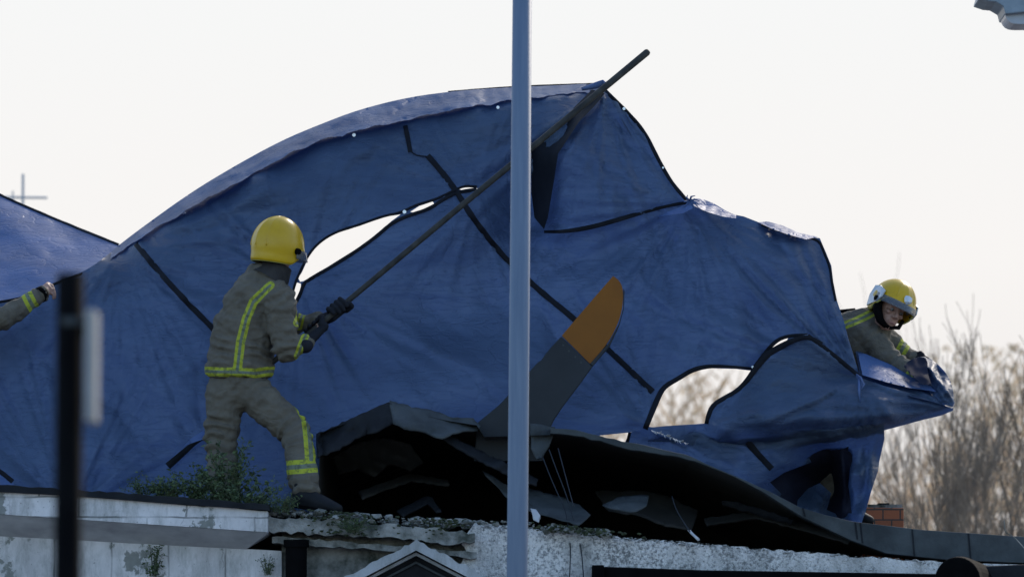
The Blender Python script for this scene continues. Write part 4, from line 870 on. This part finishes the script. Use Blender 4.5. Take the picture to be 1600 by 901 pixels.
def head_prims(c, Mx, s=1.0):
    def p(x, y, z): return Vector(c) + Mx @ (Vector((x, y, z)) * s)
    E = lambda x, y, z, rr: (p(x, y, z), tuple(q * s for q in rr) if isinstance(rr, tuple) else rr * s, Mx)
    pr = [[E(0, -.012, .03, (.074, .09, .085)), E(0, .0, -.02, (.066, .078, .06))], [E(0, .02, -.06, (.055, .055, .045)), E(0, .062, -.095, (.024, .02, .018)), E(0, .01, -.01, (.064, .07, .05))],
          [E(0, .085, .018, (.010, .008, .012)), E(0, .107, -.022, (.012, .010, .010))], [E(-.016, .092, -.028, .009), E(.016, .092, -.028, .009)],
          [E(-.034, .076, .030, (.02, .012, .007)), E(.034, .076, .030, (.02, .012, .007))], [E(-.04, .063, -.012, (.02, .018, .014))], [E(.04, .063, -.012, (.02, .018, .014))],
          [E(-.016, .083, -.058, (.010, .010, .0055)), E(.016, .083, -.058, (.010, .010, .0055))], [E(-.014, .080, -.069, (.010, .010, .006)), E(.014, .080, -.069, (.010, .010, .006))],
          [E(-.077, -.005, .005, (.008, .018, .03)), E(-.07, 0, -.01, (.01, .012, .02))], [E(.077, -.005, .005, (.008, .018, .03)), E(.07, 0, -.01, (.01, .012, .02))]]
    return pr, p
def helmet(par, c, Mx, kind, s=1.0):
    """one moulded shell, ridge, flared brim, visor; c = head centre"""
    def p(x, y, z): return Vector(c) + Mx @ (Vector((x, y, z)) * s)
    V = []; F = []; nu, nv = 96, 26
    for j in range(nv + 1):
        t = j / nv
        for i in range(nu):
            a = 2 * math.pi * i / nu; ca, sa = math.cos(a), math.sin(a)          # sa = forward
            th = t * R(124 if sa < .1 else 124 - 30 * min(1, (sa - .1) * 1.4)) if kind == 'old' else t * R(125 if sa < 0 else 125 - 40 * min(1, sa * 1.5))
            rx, ry, rz = (.125, .150, .166) if kind == 'old' else (.130, .156, .150)
            k = 1 + (.10 * max(0, t - .86) / .14 * (1.2 if sa < .3 else .8) if t > .86 else 0)
            k += .05 * math.exp(-(ca / .09) ** 2) * math.sin(min(1, t * 1.25) * math.pi) + .032 * math.exp(-((abs(ca) - .5) / .06) ** 2) * math.sin(min(1, t * 1.2) * math.pi)
            V.append(p(ca * math.sin(th) * rx * k, sa * math.sin(th) * ry * k - .008, math.cos(th) * rz + .028))
    for j in range(nv):
        for i in range(nu): F.append((j * nu + i, j * nu + (i + 1) % nu, (j + 1) * nu + (i + 1) % nu, (j + 1) * nu + i))
    h = mesh_obj('helmet', V, F, M_YEL, par); sm = h.modifiers.new('t', 'SOLIDIFY'); sm.thickness = .006; sm.offset = -1
    for tx in (-.5, 0, .5):
        mer = []
        for q_ in range(-26, 27):
            t = abs(q_) / 26 * .84; th = t * R(112); a_ = math.acos(max(-1, min(1, tx))) * (1 if q_ > 0 else -1) if q_ else 0
            y_ = math.sin(th) * (1 if q_ > 0 else -1) * math.sqrt(1 - tx * tx); x_ = tx * math.sin(max(th, .12)) if tx else 0
            z_ = math.sqrt(max(0, 1 - x_ * x_ - y_ * y_)) * (1 if th < math.pi / 2 else -1); mer.append(p(x_ * rx * 1.045, y_ * ry * 1.045 - .008, z_ * rz * 1.02 + .028))
        mb = MB(); mb.tube(mer, .0042 * s, 6); mb.build('ridge', M_YEL, h, smooth=True)
    ring = [V[nv * nu + i] for i in range(nu)]; mb = MB(); mb.tube(ring + [ring[0]], .005, 6, caps=False); mb.build('brim_piping', M_STRAP, h, smooth=True)
    # visor: a curved strip across the front
    V = []; F = []; n = 20
    z0, z1 = ((.02, -.03) if kind == 'old' else (.05, .008))
    for j in range(5):
        for i in range(n + 1):
            a = R(8 + 164 * i / n); zz = z0 + (z1 - z0) * j / 4
            V.append(p(math.cos(a) * .139, math.sin(a) * (.170 + .006 * j) - .004, zz))
    for j in range(4):
        for i in range(n): F.append((j * (n + 1) + i, j * (n + 1) + i + 1, (j + 1) * (n + 1) + i + 1, (j + 1) * (n + 1) + i))
    v = mesh_obj('visor', V, F, M_VISOR, h); sm = v.modifiers.new('t', 'SOLIDIFY'); sm.thickness = .003
    for sx in (-1, 1):
        mb = MB(); mb.tube([p(sx * .128, .03, .012), p(sx * .146, .03, .012)], [.019 * s, .016 * s], 16); mb.build('visor_pivot', M_BLACK, h, smooth=False)
    if kind == 'new':
        V = []; F = []
        for j in range(6):
            for i in range(25):
                a = R(20 + 140 * i / 24); zz = .052 + .035 * j / 5 + (.018 * math.exp(-((a - math.pi / 2) / .35) ** 2) * j / 5); f_ = math.sqrt(max(0, 1 - ((zz - .028) / .15) ** 2)) * 1.03
                V.append(p(math.cos(a) * .132 * f_, math.sin(a) * .158 * f_ - .008, zz))
        for j in range(5):
            for i in range(24): F.append((j * 25 + i, j * 25 + i + 1, (j + 1) * 25 + i + 1, (j + 1) * 25 + i))
        b = mesh_obj('front_band', V, F, M_BLACK, h); q = b.modifiers.new('t', 'SOLIDIFY'); q.thickness = .006
        mb = MB(); 
        mb.add([p(x, .162 + (z - .07) * -.25, z) for x, z in ((-.024, .10), (-.03, .08), (-.02, .06), (0, .048), (.02, .06), (.03, .08), (.024, .10), (0, .106))] + [p(0, .174, .07)], [(i, (i + 1) % 8, 8) for i in range(8)]); mb.build('crest_plate', M_SILV, h, smooth=False)
        for sx in (-1, 1):
            mb = MB(); mb.add([p(sx * x, y, z) for x, y, z in ((.126, .075, .075), (.128, .0, .095), (.131, -.06, .085), (.128, -.085, .02), (.128, -.06, -.05), (.136, .0, -.03), (.138, .055, -.005), (.134, .08, .03))], [(0, 1, 2, 3, 4, 5, 6, 7)])
            o_ = mb.build('side_plate', M_SILV, h); q = o_.modifiers.new('t', 'SOLIDIFY'); q.thickness = .008; q.offset = 0
        mb = MB()
        for sx in (-1, 1): mb.tube([p(sx * .1, .02, -.04), p(sx * .08, .05, -.09), p(0, .085, -.118)], .013 * s, 8)
        mb.build('chin_strap', M_BLACK, h, smooth=True)
        mb = MB(); mb.tube([p(.112, .02, -.0), p(.102, .045, -.05), p(.07, .07, -.1), p(.02, .085, -.122)], [.03 * s, .03 * s, .026 * s, .014 * s], 10); mb.build('chin_guard', M_BLACK, h, smooth=True)
    return h

# ---------- firefighter with the pole (seen from behind)
def J(x, y, Y): return at(x, y, Y)
hc = J(434, 394, .02); Mh = frame((.72, .68, -.1), (.13, 0, 1))
pel, ch1, neck = J(374, 592, .02), J(392, 478, .02), J(424, 432, .03)
shR, elR, wrR, hdR = J(436, 470, -.11), J(447, 543, -.14), J(480, 534, -.12), J(494, 515, -.05)
shL, elL, wrL, hdL = J(400, 462, .17), J(446, 508, .20), J(504, 500, .06), J(527, 489, -.02)
hpL, knL, anL = J(352, 612, .0), J(346, 700, -.03), J(352, 788, -.12)
hpR, knR, anR = J(395, 612, -.02), J(462, 676, -.14), J(474, 768, -.38)
pr, pf = head_prims(hc, Mh)
pr += [[(hc - Vector((0, 0, .06)), .058), (neck - Vector((.02, 0, .03)), .066)], [(neck, .07), (ch1, (.15, .11, .12))], [(ch1, (.15, .11, .12)), (pel, (.14, .11, .10))]]
for a, b, c, r1, r2, r3 in ((shR, elR, wrR, .05, .04, .028), (shL, elL, wrL, .05, .04, .028), (hpL, knL, anL, .08, .055, .04), (hpR, knR, anR, .08, .055, .04)):
    pr += [[(a, r1), (b, r2)], [(b, r2), (c, r3)]]
gd = (pc - pb).normalized()
def pole_at(px): t = (px - 497) / (1011 - 497); return pb.lerp(pc, t)
grips = ((pole_at(492), (-.3, -.55, -.7), wrR), (pole_at(528), (-.25, .5, -.5), wrL))
for gc, gs, gw in grips: fist(pr, gc, gd, gs, gw, .5, .008)
pr += [[(anR, .04), (J(505, 790, -.42), .035)], [(anL, .04), (J(372, 800, -.3), .035)]]
ff = blob('person', pr, .007, M_SKIN, origin=Vector((pel.x, 0, anL.z - .05)))
tag(ff, 'firefighter seen from behind with legs braced, pushing a long pole', 'person')
jk = [[(neck + Vector((-.02, 0, .03)), (.12, .10, .06)), (ch1 + Vector((.02, 0, .05)), (.175, .16, .11))], [(ch1 + Vector((.02, 0, .05)), (.175, .16, .11)), (J(380, 535, .02), (.195, .16, .10))],
      [(J(380, 535, .02), (.195, .16, .10)), (J(373, 584, .01), (.205, .17, .045))], [(J(378, 500, .03), (.165, .14, .1)), (J(368, 560, .02), (.17, .14, .1))]]
jk += [[(shR, .1), (elR, .082)], [(elR, .082), (elR.lerp(wrR, .88), .05)], [(shL, .085), (elL, .068)], [(elL, .068), (elL.lerp(wrL, .85), .048)], [(shR, .09), (shL, .09), (neck - Vector((.03, 0, .01)), .10)]]
tj = tapes([([J(424, 449, 0), J(398, 474, 0), J(387, 500, 0), J(378, 535, 0), J(373, 580, 0)], .027, -1), ([J(300, 578, 0), J(345, 583, 0), J(400, 585, 0), J(440, 578, 0)], .027, 0),
            ([J(467, 560, 0), J(480, 524, 0)], .022, 0), ([J(466, 508, 0), J(474, 478, 0)], .022, 0)])
jacket = blob('jacket', jk, .0075, M_KIT, ff, disp=folds([(elR, (elR - shR), .09), (elL, elL - shL, .08), (J(400, 560, -.1), (.2, 0, 1), .13), (shR, (.6, 0, -1), .1), (J(350, 545, -.1), (.1, 0, 1), .1)],   .012, 110, 3, .016), attr=tj, smooth_it=5)
mb = MB(); mb.tube([J(420, 440, -.01), J(428, 428, 0), J(434, 414, .01)], [.12, .10, .088], 20, caps=False); mb.build('collar', M_KITD, jacket, smooth=True)
trs = [[(pel, (.165, .145, .09)), (hpL + Vector((0, 0, -.02)), (.115, .12, .1)), (hpR + Vector((0, 0, -.02)), (.11, .12, .1))], [(hpL, .118), (knL, .098)], [(knL, .098), (anL, .088)], [(hpR, .118), (knR, .092)], [(knR, .092), (anR + Vector((.01, 0, .03)), .088)]]
tt = tapes([([J(466, 626, 0), J(482, 655, 0), J(487, 690, 0), J(490, 722, 0)][:], .036, -1), ([J(430, 735, 0), J(475, 734, 0), J(515, 729, 0)], .042, 0)])
trousers = blob('trousers', trs, .0075, M_KIT, ff, disp=folds([(knR, knR - hpR, .13), (knL, (0, 0, 1), .15), (hpR, (.7, 0, -.7), .12), (anR, anR - knR, .1), (J(350, 670, -.1), (.1, 0, 1), .12)], .014, 95, 8, .014), attr=tt, smooth_it=5)
def boot(par, an, toe, r=.055):
    d = (toe - an); d.z *= .6; heel = an - Vector((d.x, d.y, 0)).normalized() * .03 - Vector((0, 0, .02))
    b = blob('boot', [[(an + Vector((0, 0, .06)), .062), (heel + Vector((0, 0, .0)), .05)], [(heel, .05), (an.lerp(toe, .5), .05), (toe, (.045, .045, .032))], [(an, .06), (an.lerp(toe, .6), .045)]], .006, M_BOOT, par)
    q = MB(); s0 = heel - Vector((0, 0, .05)); s1 = toe - Vector((0, 0, .034)); dd = (s1 - s0).normalized(); sd_ = Vector((-dd.y, dd.x, 0)).normalized()
    q.add([s0 - dd * .035 + sd_ * .03, s0 + sd_ * .042, s1 + sd_ * .045, s1 + dd * .04, s1 - sd_ * .045, s0 - sd_ * .042, s0 - dd * .035 - sd_ * .03] + [v + Vector((0, 0, .022)) for v in (s0 - dd * .035 + sd_ * .03, s0 + sd_ * .042, s1 + sd_ * .045, s1 + dd * .04, s1 - sd_ * .045, s0 - sd_ * .042, s0 - dd * .035 - sd_ * .03)],
          [tuple(range(7)), tuple(range(13, 6, -1))] + [(i, (i + 1) % 7, 7 + (i + 1) % 7, 7 + i) for i in range(7)]); q.build('sole', M_BLACK, b)
boot(ff, J(474, 775, -.4), J(524, 794, -.47)); boot(ff, anL, J(385, 800, -.3))
for gc, gs, gw in grips:
    g_ = []; fist(g_, gc, gd, gs, gw, 1.36, .017); g_.append([(gw, .04), (gw + (gw - gc) * .25, .047)]); blob('glove', g_, .004, M_GLOVE, ff, smooth_it=2)
helmet(ff, hc + Vector((0, 0, .0)), Mh, 'old', 1.07)

# ---------- firefighter leaning over at the right
hc = J(1391, 485, 1.13); Mh = frame((.36, -.90, -.22), (.46, .0, 1))
neck = J(1374, 512, 1.2); ch1 = J(1340, 548, 1.25); pel = J(1288, 640, 1.3)
shA, elA, wrA, hdA = J(1352, 524, 1.12), J(1398, 566, 1.04), J(1436, 590, .92), J(1452, 600, .86)
shB, elB, wrB, hdB = J(1378, 524, 1.32), J(1402, 548, 1.28), J(1428, 560, 1.12), J(1446, 566, 1.02)
hpA, knA, anA = J(1276, 655, 1.24), J(1300, 725, 1.1), J(1296, 800, 1.25); hpB, knB, anB = J(1300, 655, 1.4), J(1326, 725, 1.3), J(1318, 800, 1.45)
pr, pf = head_prims(hc, Mh, 1.08)
pr += [[(hc - Mh @ Vector((0, .02, .06)), .056), (neck - Vector((.02, 0, .04)), .066)], [(neck - Vector((.02, 0, .04)), .066), (ch1, (.13, .13, .13))], [(ch1, (.13, .13, .13)), (pel, (.14, .12, .12))]]
for a, b, c, r1, r2, r3 in ((shA, elA, wrA, .05, .04, .028), (shB, elB, wrB, .05, .04, .028), (hpA, knA, anA, .08, .055, .04), (hpB, knB, anB, .08, .055, .04)): pr += [[(a, r1), (b, r2)], [(b, r2), (c, r3)]]
hand(pr, wrA, hdA - wrA, (0, 0, 1), (.3, -1, -.3), .9); hand(pr, wrB, hdB - wrB, (0, .3, 1), (.4, -1, -.4), .9)
f2 = blob('person', pr, .005, M_SKIN, origin=Vector((pel.x, 1.3, anA.z - .08)), smooth_it=3)
tag(f2, 'firefighter leaning forward at the right, face turned down, pulling the gathered tarpaulin end', 'person')
jk = [[(neck + Vector((-.02, 0, -.02)), (.08, .085, .045)), (J(1350, 536, 1.22), (.16, .16, .14))], [(J(1350, 536, 1.22), (.16, .17, .14)), (pel, (.17, .15, .12))], [(shA, .088), (J(1328, 522, 1.25), (.13, .14, .11))], [(J(1352, 502, 1.27), .085), (J(1312, 522, 1.3), (.13, .13, .12)), (neck, .08)],
      [(shA, .088), (elA, .068)], [(elA, .068), (wrA, .05)], [(shB, .085), (elB, .066)], [(elB, .066), (wrB, .05)], [(shA, .088), (shB, .085), (neck - Vector((.02, 0, .04)), .075)]]
tj = tapes([([J(1300, 516, 1.2), J(1335, 503, 1.2), J(1372, 484, 1.2)], .026, -1), ([J(1412, 596, 1), J(1434, 570, 1)], .026, 0, -9, 1.03), ([J(1398, 566, 1.1), J(1418, 532, 1.1)], .034, 0, 1.12, 9)])
blob('jacket', jk, .007, M_KIT, f2, disp=folds([(elA, elA - shA, .1), (elB, elB - shB, .08), (shA, (1, 0, -1), .12)], .008, 100, 13, .010), attr=tj, smooth_it=4)
blob('trousers', [[(pel, (.16, .15, .1)), (hpA, .11), (hpB, .11)], [(hpA, .115), (knA, .095)], [(knA, .095), (anA, .085)], [(hpB, .115), (knB, .095)], [(knB, .095), (anB, .085)]], .009, M_KIT, f2, disp=folds([], .0, 100, 1, .01), attr=lambda c, n: np.full(len(c), 9.0))
boot(f2, anA, anA + Vector((.14, -.08, -.05))); boot(f2, anB, anB + Vector((.14, -.08, -.05)))
for wr, hd, pn, g0 in ((wrA, hdA, (.3, -1, -.3), (0, 0, 1)), (wrB, hdB, (.4, -1, -.4), (0, .3, 1))):
    g_ = []; hand(g_, wr, hd - wr, g0, pn, 1.12); g_.append([(wr, .034), (wr - (hd - wr) * .5, .042)]); blob('glove', g_, .0045, M_GLOVE, f2, smooth_it=2)
for sx in (-1, 1):
    mb = MB(); V = ell(pf(sx * .031, .079, .006), .0105, None, 8); bm = bmesh.new()
    for v in V: bm.verts.new(v)
    bmesh.ops.convex_hull(bm, input=bm.verts); bm.verts.index_update(); mb.add([v.co.copy() for v in bm.verts], [[v.index for v in f.verts] for f in bm.faces]); bm.free(); e_ = mb.build('eye', M_EYE, f2, smooth=True)
    mb = MB(); mb.tube([pf(sx * .031, .084, .004), pf(sx * .031, .0905, .004)], .0058, 10); mb.build('iris', M_HAIR, e_)
    mb = MB(); mb.tube([pf(sx * .016, .092, .036), pf(sx * .034, .092, .042), pf(sx * .052, .08, .034)], [.003, .0045, .002], 6); mb.build('eyebrow', M_HAIR, f2, smooth=True)
mb = MB(); mb.tube([pf(-.022, .089, -.064), pf(0, .0955, -.063), pf(.022, .089, -.064)], [.002, .0045, .002], 6); mb.build('lips', M_LIP, f2, smooth=True)
helmet(f2, hc + Vector((.006, 0, .016)), Mh, 'new', 1.0)
mb = MB(); mb.tube([J(1306, 487, 1.4), J(1336, 484, 1.35)], .012, 8); o = mb.build('tool_handle', M_BLACK, smooth=True); tag(o, 'short black bar sticking out behind the leaning firefighter', 'tool')

# ---------- person whose arm reaches in from the left
sh, el, wr, hd = J(-58, 505, .55), J(6, 497, .5), J(66, 458, .62), J(84, 444, .74)
hc = J(-105, 420, .62); Mh = frame((.9, .4, -.05), (0, 0, 1)); neck = J(-100, 462, .6); ch1 = J(-118, 530, .6); pel = J(-128, 640, .6)
pr, _ = head_prims(hc, Mh); shF, elF, wrF = J(-110, 495, .85), J(-70, 560, .9), J(-45, 600, .8)
hpA, knA, anA = J(-140, 660, .52), J(-125, 760, .45), J(-145, 770, .3); knA = J(-120, 720, .42); hpB, knB, anB = J(-118, 660, .68), J(-100, 720, .6), J(-110, 778, .6)
pr += [[(hc - Vector((0, 0, .06)), .056), (neck, .066)], [(neck, .066), (ch1, (.12, .13, .13))], [(ch1, (.12, .13, .13)), (pel, (.12, .13, .12))]]
for a, b, c, r1, r2, r3 in ((sh, el, wr, .05, .04, .027), (shF, elF, wrF, .05, .04, .028), (hpA, knA, anA, .08, .055, .04), (hpB, knB, anB, .08, .055, .04)): pr += [[(a, r1), (b, r2)], [(b, r2), (c, r3)]]
hand(pr, wr, hd - wr, (-.3, .2, 1), (.6, -.2, -.8), 1.0); hand(pr, wrF, wrF - elF, (0, 0, 1), (1, -.2, 0), 1.0)
f3 = blob('person', pr, .006, M_SKIN, origin=Vector((pel.x, .6, anB.z - .08)), smooth_it=3)
tag(f3, 'firefighter at the left edge, only sleeved arm and bare hand in view', 'person')
jk = [[(neck, (.08, .08, .04)), (ch1, (.15, .17, .12))], [(ch1, (.15, .17, .13)), (J(-124, 610, .6), (.15, .17, .08))], [(sh, .088), (el, .072)], [(el, .072), (wr, .046)], [(shF, .085), (elF, .068)], [(elF, .068), (wrF, .05)], [(sh, .09), (shF, .09), (neck - Vector((0, 0, .04)), .075)]]
tj = tapes([([J(36, 450, .5), J(58, 492, .5)], .034, 0)])
blob('jacket', jk, .007, M_KIT, f3, disp=folds([(el, el - sh, .1), (wr, wr - el, .1)], .007, 100, 23, .009), attr=tj, smooth_it=4)
blob('trousers', [[(pel, (.14, .15, .1)), (hpA, .11), (hpB, .11)], [(hpA, .11), (knA, .09)], [(knA, .09), (anA, .085)], [(hpB, .11), (knB, .09)], [(knB, .09), (anB, .085)]], .01, M_KIT, f3, attr=lambda c, n: np.full(len(c), 9.0))
boot(f3, anA, anA + Vector((.14, .02, -.05))); boot(f3, anB, anB + Vector((.14, .02, -.05)))
mb = MB(); mb.tube([J(62, 461, .6), J(68, 457, .62)], [.05, .045], 14); mb.build('cuff', M_BLACK, f3, smooth=True)
helmet(f3, hc, Mh, 'old', 1.0)
